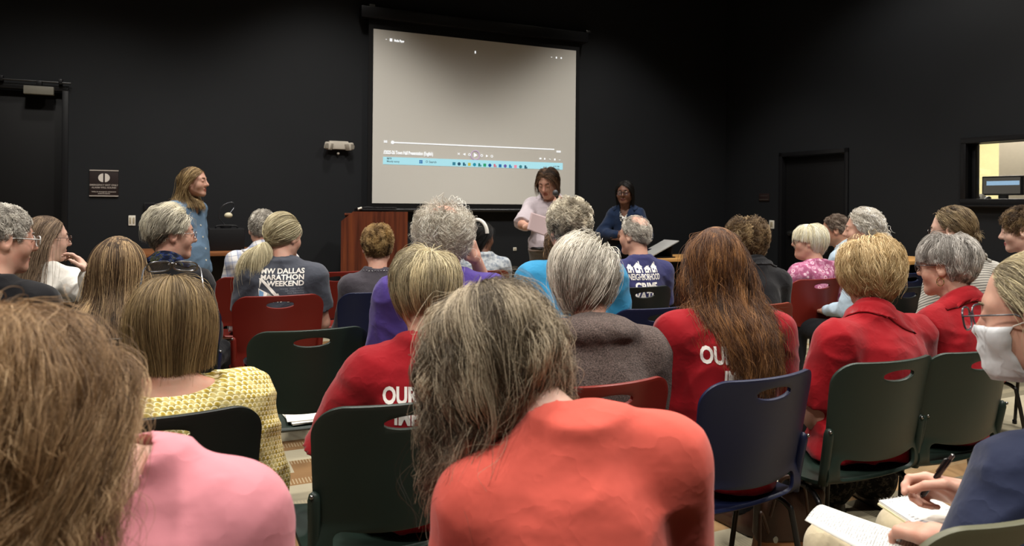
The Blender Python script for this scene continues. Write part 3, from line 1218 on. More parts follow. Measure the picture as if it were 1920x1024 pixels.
def chair_parts():
    L = {}
    L['shell'] = [shell_mesh()]
    sl = []
    for s in (-1, 1):
        x = s * .213
        V, Fc = tube(smooth_path([(x, -.178, .455), (x, -.182, .5), (s * .216, -.186, .56), (s * .219, -.193, .62), (s * .219, -.1935, .632)], 16), [.0145] * 15 + [.0135, .008], 12) if False else \
            tube([(x, -.173, .45), (x, -.179, .5), (s * .215, -.189, .56), (s * .218, -.199, .615), (s * .2185, -.201, .628), (s * .2185, -.202, .635)], [.0155, .0155, .0155, .0155, .012, .004], 12)
        sl.append(me_of(V, Fc))
    L['back_sleeve'] = sl
    lg, ra = [], []
    for s in (-1, 1):
        x = s * .2
        lg.append(me_of(*tube(smooth_path([(x, .13, .415), (x + s * .012, .17, .395), (x + s * .018, .19, .34), (x + s * .04, .225, .012)], 18), .0095, 10)))
        lg.append(me_of(*tube(smooth_path([(x, -.1, .415), (x + s * .012, -.15, .395), (x + s * .018, -.17, .34), (x + s * .04, -.225, .012)], 18), .0095, 10)))
        ra.append(me_of(*tube([(x, .13, .415), (x, .0, .415), (x, -.1, .415)], .0095, 10)))
    ra.append(me_of(*tube([(-.2, .06, .413), (.2, .06, .413)], .008, 8)))
    ra.append(me_of(*tube([(-.2, -.06, .413), (.2, -.06, .413)], .008, 8)))
    L['leg'], L['seat_rail'] = lg, ra
    ft = []
    for s in (-1, 1):
        for y in (.227, -.227):
            ft.append(me_of(*tube([(s * .2405, y, .022), (s * .241, y, 0)], .0125, 10)))
    L['foot_cap'] = ft
    L['bolt'] = []
    for s in (-1, 1):
        b = MB().ball((s * .226, -.212, .627), .006, 8)
        L['bolt'].append(me_of(b.v, b.f))
    return L


def me_of(V, Fc):
    me = bpy.data.meshes.new('part')
    me.from_pydata([tuple(v) for v in V], [], Fc)
    me.polygons.foreach_set('use_smooth', np.ones(len(me.polygons), bool))
    return me


CHAIR = chair_parts()
for me in CHAIR['shell'] + CHAIR['back_sleeve']:
    me.materials.append(SHELL_COL['green'])
for k in ('leg', 'seat_rail', 'foot_cap'):
    for me in CHAIR[k]:
        me.materials.append(M_TUBE)
for me in CHAIR['bolt']:
    me.materials.append(M_METAL)


def chair(u, v, col, label, yaw=0.0):
    r = empty('stacking_chair', uv(u, v, 0), YAW + rad(yaw), label, 'chair', 'plastic stacking chairs set out in rows')
    for k, ms in CHAIR.items():
        for me in ms:
            o = bpy.data.objects.new(k, me)
            C.objects.link(o)
            o.parent = r
            if k in ('shell', 'back_sleeve'):
                o.material_slots[0].link = 'OBJECT'
                o.material_slots[0].material = SHELL_COL[col]
    return r


def chair_at(px, Z, col, label, yaw=0.0, dz=.0):
    """by the middle of its top edge in the picture, seen at depth Z"""
    p = at(px, 600, Z)
    u, v = CU * p.x + SU * p.y, -SU * p.x + CU * p.y
    return chair(u, v + .285, col, label, yaw)


CHAIRS = [
    (297, 1.65, 'dark', 'dark green chair of the woman in the yellow patterned blouse', 0),
    (776, 1.79, 'green', 'dark green chair of the short haired woman whose red shirt reads OUR', 0),
    (1152, 1.99, 'red', 'red chair behind the brown fleece jacket', 0),
    (1446, 2.08, 'navy', 'navy blue chair of the woman with long auburn hair', 5),
    (1692, 2.33, 'green', 'dark green chair of the strawberry blonde in the red polo', 0),
    (1852, 2.5, 'green', 'dark green chair of the silver haired woman with a hoop earring', 0),
    (587, 2.79, 'green', 'empty dark green chair with papers lying on its seat', 0),
    (1035, 3.1, 'red', 'red chair behind the man in the turquoise shirt', 0),
    (1240, 3.46, 'navy', 'empty navy chair between the fleece jacket and the auburn hair', 0),
    (1440, 3.62, 'rust', 'rust coloured chair of the curly haired woman in black', 0),
    (283, 2.62, 'dark', 'dark chair of the woman with straight highlighted hair', 0),
    (526, 3.79, 'red', 'red chair of the woman in the marathon shirt', 0),
    (92, 3.47, 'dark', 'dark green chair of the woman in the white blouse', 0),
    (718, 3.98, 'navy', 'navy chair of the woman with short brown curls', 0),
    (1211, 4.34, 'dark', 'dark green chair of the balding man in the houses shirt', 0),
    (1543, 4.9, 'red', 'red chair of the white blonde woman in pink', 0),
    (1712, 5.4, 'navy', 'navy chair partly hidden behind the striped shirt', 0),
    (632, 5.1, 'red', 'red chair beyond the woman with short brown curls', 0),
    (474, 4.73, 'red', 'red chair of the man in the plaid shirt', 0),
    (907, 5.28, 'rust', 'rust coloured chair of the woman with black hair', 0),
    (1219, 8.1, 'navy', 'navy chair pushed up to the maple table', 0),
]
# ------------------------------------------------------------------ people
def rx(a):
    c, s = math.cos(a), math.sin(a)
    return np.array([[1, 0, 0], [0, c, -s], [0, s, c]])


def ry(a):
    c, s = math.cos(a), math.sin(a)
    return np.array([[c, 0, s], [0, 1, 0], [-s, 0, c]])


def rz(a):
    c, s = math.cos(a), math.sin(a)
    return np.array([[c, -s, 0], [s, c, 0], [0, 0, 1]])


SK = {'fair': skin('fair_skin', '#c7a492'), 'pink': skin('ruddy_skin', '#c39884'), 'tan': skin('tanned_skin', '#a27a63'), 'brown': skin('brown_skin', '#6e4a39', '#5a3526'),
      'pale': skin('pale_skin', '#c9a593')}
LIP = {k: skin('lips_' + k, c, c) for k, c in (('fair', '#a9625a'), ('pink', '#a0604f'), ('tan', '#8a5247'), ('brown', '#5a2f2a'), ('pale', '#b0605c'))}
M_EYEW, M_IRIS, M_PUPIL = plain('eye_white', '#d8d2ca', .2, .6), plain('eye_iris', '#4a3a2a', .15, .6), plain('eye_pupil', '#050505', .1, .6)
C0 = np.array((0, -.012, .028), np.float32)


def head_sdf(p, fat=0.0, neck_to=None, neck_r=.054, male=False):
    P = p.copy()
    P[..., 0] = np.abs(P[..., 0])
    d = sd_ell(P, (0, -.012, .03), (.0755, .096, .088))
    d = smin(d, sd_ell(P, (0, .022, -.03), (.061 + fat * .3, .068, .085)), .03)
    d = smin(d, sd_cone(P, (.05 + fat * .4, -.005, -.062), (.016, .066, -.101), .021 + fat * .3, .019), .03)
    d = smin(d, sd_ball(P, (0, .072, -.1), .019), .022)
    d = smin(d, sd_cone(P, (0, .078, .024), (.042, .06, .02), .014, .012), .022)
    d = smin(d, sd_ball(P, (.038 + fat * .3, .052, -.036), .027 + fat * .25), .03)
    d = smax(d, -sd_ell(P, (.031, .1, .002), (.019, .018, .0125)), .014)
    d = smin(d, sd_ell(P, (.031, .0775, .003), (.0155, .0135, .0125)), .005)
    nz = sd_cone(P, (0, .084, .012), (0, .108, -.029), .0085, .0125)
    nz = smin(nz, sd_ball(P, (.0105, .094, -.034), .0085), .01)
    d = smin(d, nz, .014)
    lips = smin(sd_ell(P, (0, .085, -.064), (.023, .0125, .0065)), sd_ell(P, (0, .084, -.0745), (.019, .0125, .0075)), .004)
    d = smin(d, lips, .01)
    d = smax(d, -sd_ell(P, (0, .1, -.0688), (.021, .011, .0016)), .004)
    # ears
    Re = rz(-.42) @ ry(-.1)
    ear = sd_ell(P, (.08, -.012, -.008), (.0085, .021, .033), Re)
    ear = smax(ear, -sd_ell(P, (.0885, -.007, -.005), (.006, .012, .02), Re), .006)
    ear = smin(ear, sd_ball(P, (.076, -.004, -.037), .0085), .01)
    d = smin(d, ear, .008)
    if neck_to is not None:
        n = np.array(neck_to)
        d = smin(d, sd_cone(p, (0, -.018, -.045), n, neck_r - .002 + fat * .4, neck_r + .004 + fat * .5), .035)
        if fat > .006:
            d = smin(d, sd_ell(p, (0, .035, -.105), (.05, .045, .032)), .035)
    return d


def head_mesh(J, vox, fat, male):
    Rh, H, hs = J['Rh'], J['H'], J['hs']
    nl = Rh.T @ (J['N'] + np.array((0, 0.0, -.035)) - H) / hs
    lo = np.minimum(np.array((-.1, -.13, -.15)), nl - .08)
    hi = np.maximum(np.array((.1, .135, .13)), nl + .08)
    p, o = grid(lo, hi, vox)
    D = head_sdf(p, fat, nl, J['neck_r'] / hs, male)
    V, Q = nets(D, o, vox)
    V = relax(V, Q, 1, .4)
    c = V[Q].mean(1)
    mi = np.zeros(len(Q), int)
    lip = (np.abs(c[:, 0]) < .0225 * np.sqrt(np.clip(1 - ((c[:, 2] + .0695) / .0145) ** 2, 0, 1))) & (c[:, 1] > .078)
    mi[lip] = 1
    return (V * hs) @ Rh.T + H, Q, mi


A_T = [0, .1, .25, .45, .65, .8, .88, .94, 1.0]
A_A = [.185, .185, .165, .168, .182, .172, .14, .095, .06]
HA_A = [.185, .185, .165, .168, .182, .176, .158, .13, .1]
HA_B = [.14, .135, .122, .12, .126, .122, .118, .112, .104]
A_B = [.14, .135, .122, .12, .125, .112, .098, .078, .06]


def torso_sdf(p, J, off=0.0):
    zp, n = J['zp'], J['N']
    t = np.clip((p[..., 2] - zp) / (n[2] - zp), 0, 1)
    cx = n[0] * t ** 1.2
    cy = n[1] * t ** 1.1 - J['hunch'] * np.sin(np.pi * t) - .0 * t
    k = J['sw'] / .18
    a = np.interp(t, A_T, np.array(A_A) * np.array([J['hip'], J['hip'], J['waist'], (J['waist'] + 1) / 2, 1, 1, 1, 1, 1]) * k) + off
    b = np.interp(t, A_T, np.array(A_B) * np.array([J['hip'], J['hip'], J['waist'], (J['waist'] + 1) / 2, 1, 1, 1, 1, 1]) * (k * .5 + .5)) + off
    q = np.sqrt(((p[..., 0] - cx) / a) ** 2 + ((p[..., 1] - cy) / b) ** 2)
    d = (q - 1) * np.minimum(a, b)
    d = np.maximum(d, J['zp'] - J['hem'] - p[..., 2])
    return np.maximum(d, p[..., 2] - n[2] - .01)


def shoulders(p, J, off=0.0):
    n, d = J['N'], None
    for s in (0, 1):
        S = J['S'][s]
        a = n + np.array(((-.03, .03)[s], -.008, -.012))
        c = sd_cone(p, a, S, .04 + off, .052 * J['armk'] + off)
        d = c if d is None else smin(d, c, .03)
    return d


def make_shirt(J, st, vox):
    off = st.get('off', .009)
    allp = np.array([J['N'], *J['S'], *J['E'], *(J['Wr'] if st['sleeve'] == 'long' else J['E']), (0, 0, J['zp'] - J['hem'])])
    lo, hi = allp.min(0) - .2, allp.max(0) + .1
    hi[2] = max(J['N'][2], J['S'][0][2]) + .06
    lo[0] -= .05
    hi[0] += .15
    hi[1] += .1
    lo[2] = min(allp[:, 2].min() - .08, J['zp'] - J['hem'] - .02)
    p, o = grid(lo, hi, vox)
    d = torso_sdf(p, J, off)
    d = smin(d, shoulders(p, J, off), .05)
    for s in (0, 1):
        S, E, Wp = J['S'][s], J['E'][s], J['Wr'][s]
        k = J['armk']
        puff = st.get('puff', 0.0)
        if st['sleeve'] == 'short':
            fr = st.get('slen', .62)
            e = S + (E - S) * fr
            c = sd_cone(p, S, S + (E - S) * (fr + .12), (.06 + puff) * k + off, (.059 + puff) * k + off)
            ax = (E - S) / np.linalg.norm(E - S)
            c = np.maximum(c, (p - e) @ ax)
        else:
            c = sd_cone(p, S, E, (.058 + puff) * k + off, (.047 + puff) * k + off)
            c = smin(c, sd_cone(p, E, E + (Wp - E) * .9, (.046 + puff) * k + off, (.033 + puff * .6) + off), .03)
        d = smin(d, c, .03)
    if st.get('hood'):
        h = sd_ell(p, J['N'] + np.array((0, -.055, .0)), (.12, .075, .05))
        d = smin(d, h, .03)
    w = st.get('wr', 1.0)
    ph = J['seed'] * 3.7
    fold = vnoise(p * np.array((8, 8, 13), np.float32) + ph) * .011 + vnoise(p * np.array((22, 18, 13), np.float32) + ph) * .0045
    # diagonal pulls from the shoulders down the back
    dg = np.sin((p[..., 0] * np.sign(p[..., 0] + 1e-6) * 38 + p[..., 2] * 34) + 5 * vnoise(p * 6 + ph))
    zt = np.clip((J['N'][2] - .08 - p[..., 2]) / .2, 0, 1)
    rg = (1 - np.abs(2 * vnoise(p @ np.array(((11, 3, 0), (-3, 9, 2), (4, 0, 7)), np.float32) + ph * 1.7))) ** 3
    rg2 = (1 - np.abs(2 * vnoise(p @ np.array(((7, 0, 6), (0, 12, 0), (-9, 2, 12)), np.float32) + ph * .6))) ** 3
    d = d + w * (fold * .8 + .0024 * dg * zt - .0065 * rg - .006 * rg2 + .005)
    nr = J['neck_r'] + .007 + st.get('neckgap', 0)
    if st.get('neck') != 'high':
        d = smax(d, -sd_cone(p, J['N'] + np.array((0, .012, -.035)), J['H'], nr, nr), .006)
    if st.get('neck') == 'scoop':
        sc = st.get('scoop', ((0, -.02, -.01), (.105, .15, .062)))
        d = smax(d, -sd_ell(p, J['N'] + np.array(sc[0]), sc[1]), .006)
    elif st.get('neck') == 'vee':
        d = smax(d, -sd_cone(p, J['N'] + np.array((0, .05, -.01)), J['N'] + np.array((0, .12, -.13)), .05, .012), .006)
    V, Q = nets(d, o, vox)
    V = relax(V, Q, 1, .35)
    return V, Q


# -------- hands: palm, four unequal jointed fingers, a side thumb (left hand, palm down, fingers +Y, thumb +X)
_hands = {}


def hand_mesh(curls, thumb, vox=.0042, spread=1.0):
    key = (curls, thumb, vox, spread)
    if key in _hands:
        return _hands[key]
    p, o = grid((-.075, -.05, -.1), (.11, .2, .05), vox)
    d = sd_box(p, (-.001, .052, 0), (.039, .046, .0135), .0125)
    d = smin(d, sd_ell(p, (.022, .035, -.008), (.02, .035, .016)), .015)
    d = smin(d, sd_cone(p, (0, -.045, 0), (0, .02, 0), .0265, .026), .02)
    fx = (.030, .0105, -.0095, -.0285)
    fl = (.070, .078, .072, .056)
    fy = (.095, .098, .094, .086)
    for i in range(4):
        a = np.array((fx[i], fy[i] - .006, .001))
        ang, yaw = 0.0, -fx[i] * 2.2 * spread
        for j, fr in enumerate((.46, .3, .24)):
            ang += curls[i][j]
            dr = np.array((-math.sin(yaw) * math.cos(ang), math.cos(yaw) * math.cos(ang), -math.sin(ang)))
            b = a + dr * fl[i] * fr
            r1 = (.0092, .0084, .0077)[j] * (1 if i < 3 else .88)
            r2 = (.0086, .0078, .0066)[j] * (1 if i < 3 else .88)
            d = smin(d, sd_cone(p, a, b, r1, r2), .0035 if j else .006)
            if j:
                d = smin(d, sd_ball(p, a + np.array((0, 0, .0012)), r1 * .98), .004)
            a = b
    t = [np.array(q) for q in thumb]
    for j in range(len(t) - 1):
        d = smin(d, sd_cone(p, t[j], t[j + 1], (.0145, .0115, .0098)[j], (.0115, .0098, .0078)[j]), .008 if j == 0 else .004)
    V, Q = nets(d, o, vox)
    V = relax(V, Q, 1, .3)
    _hands[key] = (V, Q)
    return V, Q


RELAX = (((.25, .35, .25),) * 4)
THUMB = ((.028, .02, -.006), (.052, .045, -.014), (.061, .072, -.022), (.062, .094, -.03))
FIST = ((.5, .9, .6), (.6, 1.0, .7), (.65, 1.0, .7), (.7, 1.0, .7))
FLATH = ((.06, .1, .06), (.1, .12, .08), (.12, .15, .1), (.15, .2, .12))


def place_hand(J, s, spec):
    """s 0 left, 1 right"""
    V, Q = hand_mesh(spec.get('curls', RELAX), spec.get('thumb', THUMB), spec.get('vox', .006), spec.get('spread', 1.0))
    V, Q = V.copy(), Q.copy()
    if s == 1:
        V[:, 0] *= -1
        Q = Q[:, ::-1]
    y = np.array(spec['dir'], float)
    y /= np.linalg.norm(y)
    z = np.array(spec['up'], float)
    z -= y * (z @ y)
    z /= np.linalg.norm(z)
    x = np.cross(y, z)
    M = np.stack([x, y, z], 1)
    k = spec.get('k', .95)
    J['HM'][s] = (M, J['Wr'][s], k)
    return (V * k) @ M.T + J['Wr'][s], Q


def hand_pt(J, s, q):
    M, w, k = J['HM'][s]
    q = np.array(q, float)
    if s == 1:
        q[0] *= -1
    return (M @ (q * k)) + w


# -------- lower body, shared by everyone seated / standing
def legs_mesh(standing, skirt=False, foot=None):
    if standing:
        hips, kn, an = [(s * .085, .0, .92) for s in (-1, 1)], [(s * .1, .015, .5) for s in (-1, 1)], [(s * .11, -.02, .1) for s in (-1, 1)]
    else:
        hips, kn, an = [(s * .085, .02, .515) for s in (-1, 1)], [(s * .12, .42, .515) for s in (-1, 1)], [(s * .13, .47, .11) for s in (-1, 1)]
    if foot:
        kn[0], an[0] = foot
    vox = .014
    p, o = grid((-.3, -.2, .02), (.3, .75 if not foot else 1.2, 1.12 if standing else .68), vox)
    d = sd_ell(p, (0, 0, hips[0][2] + .03), (.18, .13, .13) if standing else (.19, .15, .085))
    for s in (0, 1):
        d = smin(d, sd_cone(p, hips[s], kn[s], .088 if standing else .082, .066), .05)
        d = smin(d, sd_cone(p, kn[s], an[s], .064, .056 if not skirt else .1), .02)
    if skirt:
        d = smin(d, sd_box(p, (0, .45, .33), (.2, .07, .24), .06), .06)
    d = d + vnoise(p * np.array((14, 14, 9), np.float32)) * .012
    V, Q = nets(d, o, vox)
    return relax(V, Q, 1, .4), Q


def shoe_mesh():
    p, o = grid((-.06, -.1, -.01), (.06, .21, .13), .009)
    d = sd_cone(p, (0, -.045, .035), (0, .14, .03), .04, .034)
    d = smin(d, sd_cone(p, (0, -.03, .04), (0, -.02, .1), .042, .04), .03)
    d = np.maximum(d, -p[..., 2] + .0)
    sole = np.maximum(sd_cone(p * np.array((1, 1, 0), np.float32), (0, -.05, 0), (0, .145, 0), .044, .04), np.abs(p[..., 2] - .009) - .009)
    d = np.minimum(d, sole)
    V, Q = nets(d, o, .009)
    return V, Q


_leg_cache = {}


def leg_data(key, fn):
    if key not in _leg_cache:
        V, Q = fn()
        o = pymesh('tmp', V, Q)
        me = o.data
        bpy.data.objects.remove(o)
        me.materials.append(None)
        me.name = key
        _leg_cache[key] = me
    return _leg_cache[key]


def inst(name, me, mat, parent, loc=(0, 0, 0), rz_=0.0, rx_=0.0):
    o = bpy.data.objects.new(name, me)
    C.objects.link(o)
    o.parent = parent
    o.material_slots[0].link = 'OBJECT'
    o.material_slots[0].material = mat
    o.location = loc
    o.rotation_euler = (rx_, 0, rz_)
    return o


# -------- hair
def hairline(p, st):
    """positive where hair grows, head space"""
    rec = st.get('recede', 0.0)
    y = p[..., 1]
    zmin = np.interp(y, [-.12, -.06, -.035, -.02, .012, .03, .05, .07, .095], [-.09, st.get('nape', -.082), st.get('nape', -.082) * .75, -.02, .018, .005 + rec * .3, .035 + rec * .6, .072 + rec, .085 + rec])
    return p[..., 2] - zmin


def make_hair(J, st, root, key, matpair):
    rng = np.random.RandomState(J['seed'] + 11)
    Rh, H, hs = J['Rh'], J['H'], J['hs']
    R = np.array((.079, .0995, .0925), np.float32) * st.get('rk', 1.0)
    n = st.get('n', 4200)
    pts = st.get('pts', 14)
    # roots
    dirs = rng.normal(size=(n * 4, 3)).astype(np.float32)
    dirs /= np.linalg.norm(dirs, axis=1)[:, None]
    root_p = C0 + R * dirs
    ok = hairline(root_p, st) > rng.uniform(-.004, .006, len(root_p))
    if 'bald' in st:
        bc, br = st['bald']
        bd = np.linalg.norm(root_p - np.array(bc), axis=1)
        ok &= (bd > br + rng.normal(0, .008, len(bd))) | (rng.rand(len(bd)) < st.get('bald_keep', .06))
    root_p = root_p[ok][:n]
    n = len(root_p)
    nrm = (root_p - C0) / R ** 2
    nrm /= np.linalg.norm(nrm, axis=1)[:, None]
    gv = np.array(st.get('gvec', (0, 0, -1.0)), float)
    up_ref = Rh.T @ np.array(st.get('cutdir', (0, 0, 1.0)), float)
    gdir = (Rh.T @ (gv / np.linalg.norm(gv))).astype(np.float32)
    part = st.get('part')
    crown = np.array(st.get('crown', (0, -.05, .11)), np.float32)

    def flow(p):
        fl = st.get('flow', 'crown')
        if fl == 'crown':
            f = p - crown
        elif fl == 'part':
            sx = np.sign(root_p[:, 0] - part)
            bk = np.clip((root_p[:, 1] - st.get('pstart', -.03)) / .06, 0, 1)
            f = np.stack([sx * .9 * bk + root_p[:, 0] * 5 * (1 - bk), st.get('pback', -.25) * bk - .35 * (1 - bk) * (root_p[:, 2] > .06), -.15 - .85 * (1 - bk)], 1)
        elif fl == 'back':
            f = np.tile(np.array((0, -1, -.25), np.float32), (n, 1)) + .35 * np.stack([np.sign(root_p[:, 0]) * .6, 0 * root_p[:, 0], 0 * root_p[:, 0]], 1)
        elif fl == 'side':
            f = np.tile(np.array(st.get('dir', (1, -.1, 0)), np.float32), (n, 1))
        elif fl == 'tail':
            f = np.array(st['tail'], np.float32) - p
        elif fl == 'mix':
            f = (p - crown) / .1 + np.array(st.get('dir', (0, 0, 0)), np.float32)
        f = f / np.maximum(np.linalg.norm(f, axis=1), 1e-5)[:, None]
        return f
    L = st['len'] * (1 + st.get('lvar', .15) * rng.normal(size=n)).clip(.5, 1.6)
    if 'len_top' in st:
        k = np.clip((root_p[:, 2] - .0) / .09, 0, 1)
        L = L * (1 - k) + k * st['len_top'] * (1 + .15 * rng.normal(size=n))
    vol = st.get('vol', .02)
    layer = vol * rng.rand(n) ** .6
    if 'vol_top' in st:
        k = np.clip((root_p[:, 2] - .02) / .08, 0, 1)
        layer = layer * (1 - k) + k * st['vol_top'] * rng.rand(n) ** .6
    G = st.get('G', .5)
    Fl = st.get('F', .9)
    stiff = st.get('stiff', 1.2)
    lift = st.get('lift', .4)
    f0 = flow(root_p)
    f0 -= nrm * (f0 * nrm).sum(1)[:, None]
    d = nrm * lift + f0 * (1 - lift) + rng.normal(size=(n, 3)) * st.get('mess', .12)
    d /= np.linalg.norm(d, axis=1)[:, None]
    p = root_p.copy()
    P = np.zeros((n, pts, 3), np.float32)
    P[:, 0] = p
    step = (L / (pts - 1))[:, None]
    Nw, zp = J['N'], J['zp']
    tuck = st.get('tuck', 0)
    for k in range(1, pts):
        e = k / (pts - 1)
        Ro = R + (layer * min(1, e * 3.0))[:, None]
        q = (p - C0) / Ro
        ql = np.linalg.norm(q, axis=1)
        nn = q / Ro
        nn /= np.linalg.norm(nn, axis=1)[:, None]
        near = np.clip((1.35 - ql) / .3, 0, 1)[:, None]
        f = flow(p) if st.get('flow') in ('tail', 'crown', 'mix') else f0
        f = f - nn * (f * nn).sum(1)[:, None]
        tgt = f * Fl * near * (1 - .5 * e) + gdir * G
        if tuck and e > .45:
            inward = -nn.copy()
            inward[:, 2] = 0
            tgt = tgt + inward * tuck * ((e - .45) / .55)
        out_ = np.maximum((d * nn).sum(1), 0)[:, None]
        d = d - nn * out_ * st.get('flat', .45) * near
        d = d * stiff + tgt + rng.normal(size=(n, 3)) * st.get('jit', .05)
        d /= np.linalg.norm(d, axis=1)[:, None]
        p = p + d * step
        q = (p - C0) / Ro
        ql = np.linalg.norm(q, axis=1)
        ins = ql < 1
        p[ins] = (C0 + Ro[ins] * q[ins] / np.maximum(ql[ins], 1e-4)[:, None])
        if st.get('body', False):
            pw = (p * hs) @ Rh.T + H
            t = np.clip((pw[:, 2] - zp) / (Nw[2] - zp), 0, 1)
            kk = J['sw'] / .18
            a = np.interp(t, A_T, HA_A) * kk + .016
            b = np.interp(t, A_T, HA_B) * (kk * .5 + .5) + .016
            cx = Nw[0] * t ** 1.2
            cy = Nw[1] * t ** 1.1 - J['hunch'] * np.sin(np.pi * t)
            lay = (layer * .6)
            qx, qy = (pw[:, 0] - cx) / (a + lay), (pw[:, 1] - cy) / (b + lay)
            m = np.sqrt(qx ** 2 + qy ** 2)
            hit = (m < 1) & (pw[:, 2] < Nw[2] + .01)
            sc = 1 / np.maximum(m[hit], .3)
            pw[hit, 0] = cx[hit] + (pw[hit, 0] - cx[hit]) * (1 + (sc - 1) * .25)
            pw[hit, 1] = cy[hit] + (pw[hit, 1] - cy[hit]) * sc
            for s in (0, 1):
                A = Nw + np.array(((-.03, .03)[s], -.008, -.012))
                for (a_, b_, r1, r2) in ((A, J['S'][s], .054, .07), (J['S'][s], J['E'][s], .07, .06)):
                    ba = b_ - a_
                    tt = np.clip(((pw - a_) @ ba) / (ba @ ba), 0, 1)
                    c_ = a_ + tt[:, None] * ba
                    rr = r1 + (r2 - r1) * tt + lay * .5
                    vv = pw - c_
                    ll = np.linalg.norm(vv, axis=1)
                    h_ = ll < rr
                    pw[h_] = c_[h_] + vv[h_] / np.maximum(ll[h_], 1e-4)[:, None] * rr[h_][:, None]
            p = ((pw - H) @ Rh) / hs
        P[:, k] = p
    if st.get('flow') == 'tail':
        q0 = (root_p - C0) / R
        q1 = (np.array(st['tail'], np.float32) - C0) / R
        q1 = q1 / np.linalg.norm(q1)
        om = np.arccos(np.clip(q0 @ q1, -1, 1))[:, None, None]
        tt = np.linspace(0, 1, pts, dtype=np.float32)[None, :, None]
        qs = (np.sin((1 - tt) * om) * q0[:, None] + np.sin(tt * om) * q1[None, None]) / np.maximum(np.sin(om), 1e-3)
        bulge = 1 + (layer[:, None, None] / .09) * np.sin(np.pi * tt) ** .6 + .015
        P = (C0 + qs * R * bulge).astype(np.float32)
    q = (P - C0) / R
    wild = ((np.linalg.norm(q, axis=2) > 1.75) & ((P - C0) @ (-gdir) > .07)).any(1)
    P[wild] = P[wild][:, :1] + (P[wild] - P[wild][:, :1]) * .04
    # cut to a level line
    if 'cut' in st or 'ear_cut' in st:
        zc = st.get('cut', -9.0) + rng.normal(0, st.get('cutvar', .006), n)
        ref = up_ref
        if 'ear_cut' in st:
            sd = (np.abs(root_p[:, 0]) > .03) & (root_p[:, 1] > st.get('ear_y', -.035))
            zc = np.where(sd, np.maximum(zc, st['ear_cut'] + rng.normal(0, .006, n)), zc)
        hgt = P @ ref
        below = hgt < zc[:, None]
        ki = np.where(below.any(1), below.argmax(1), pts - 1).clip(1, pts - 1)
        h0 = hgt[np.arange(n), ki - 1]
        h1 = hgt[np.arange(n), ki]
        fr = np.where(below.any(1), np.clip((h0 - zc) / np.maximum(h0 - h1, 1e-5), 0, 1), 1)
        endt = ki - 1 + fr
        s = np.linspace(0, 1, pts)[None] * endt[:, None]
        i0 = np.floor(s).astype(int).clip(0, pts - 2)
        ff = (s - i0)[..., None]
        ar = np.arange(n)[:, None]
        P = P[ar, i0] * (1 - ff) + P[ar, i0 + 1] * ff
    if st.get('body', False):
        for _ in range(st.get('ease', 5)):
            P[:, 1:-1] = .5 * P[:, 1:-1] + .25 * (P[:, :-2] + P[:, 2:])
    if 'shear' in st:
        dx_, sq = st['shear']
        s_ = np.clip((st.get('sh0', -.09) - P @ up_ref) / .25, 0, 1)
        rt_ = Rh.T @ np.array((1.0, 0, 0))
        lat = P @ rt_
        P = P + ((dx_ - sq * lat) * s_)[..., None] * rt_
    # waves, curls, clumps
    ng = st.get('clumps', 220)
    gi = rng.choice(n, min(ng, n), False)
    dist = ((root_p[:, None] - root_p[gi][None]) ** 2).sum(-1)
    near_g = dist.argmin(1)
    tl = np.linspace(0, 1, pts, dtype=np.float32)
    wav = st.get('wave', (.004, 2.0))
    phg, frg = rng.rand(len(gi), 3) * 6.28, 1 + .4 * rng.normal(size=len(gi))
    ph = phg[near_g] + rng.normal(0, st.get('phj', .35), (n, 3))
    fq = (wav[1] * frg[near_g])[:, None] * 6.28
    e1 = np.cross(d, nrm)
    e1 /= np.maximum(np.linalg.norm(e1, axis=1), 1e-3)[:, None]
    amp = wav[0] * np.minimum(1, tl * 2.2)[None]
    P = P + (amp * np.sin(fq * tl[None] + ph[:, :1]))[..., None] * e1[:, None] + (amp * np.cos(fq * tl[None] + ph[:, 1:2]))[..., None] * nrm[:, None] * .8
    cl = st.get('clump', .55)
    if cl:
        Pg = P[gi][near_g]
        off = (P[:, :1] - Pg[:, :1])
        tgt = Pg + off * (1 - .8 * tl[None, :, None]) + rng.normal(size=(n, 1, 3)) * .003
        w = cl * (tl ** .8)[None, :, None] * (rng.rand(n, 1, 1) > .12)
        far = (np.linalg.norm(Pg[:, -1] - P[:, -1], axis=1) < st.get('clumpmax', .06))[:, None, None]
        P = P * (1 - w * far) + tgt * w * far
    fly = rng.rand(n) < st.get('fly', .015)
    P[fly] += (rng.normal(size=(fly.sum(), 1, 3)) * min(.018, .12 * st['len']) * tl[None, :, None] ** 1.5)
    tone = np.clip(.5 + .22 * rng.normal(size=len(gi))[near_g] * st.get('streak', 1.0) + .13 * rng.normal(size=n) + st.get('tone', 0), 0, 1)
    if 'top_tone' in st:
        tone = np.clip(tone + st['top_tone'] * (root_p[:, 2] / .1), 0, 1)
    Pw = (P * hs) @ Rh.T + H
    extra = st.get('extra')
    if extra is not None:
        Pe, te = extra(J, rng, pts)
        Pw = np.concatenate([Pw, Pe])
        tone = np.concatenate([tone, te])
    n = len(Pw)
    # base mass under the strands
    vox = .006
    ex = -.0015
    p, o = grid((-.13, -.16, -.14), (.13, .14, .16), vox)
    Rb = R + ex
    dd = sd_ell(p, C0, Rb)
    dd = smax(dd, -hairline(p, st), .012)
    if 'bald' in st:
        dd = smax(dd, -(np.linalg.norm(p - np.array(st['bald'][0], np.float32), axis=-1) - st['bald'][1]), .01)
    dd = dd + vnoise(p * 60) * .002
    V, Q = nets(dd, o, vox)
    V, Q = (V * hs) @ Rh.T + H, Q
    base = pymesh('hair', V, Q, matpair[1], root)
    hc = bpy.data.hair_curves.new('hair_strands')
    hc.add_curves([pts] * n)
    hc.attributes['position'].data.foreach_set('vector', Pw.astype(np.float32).ravel())
    r0 = st.get('r', .00055)
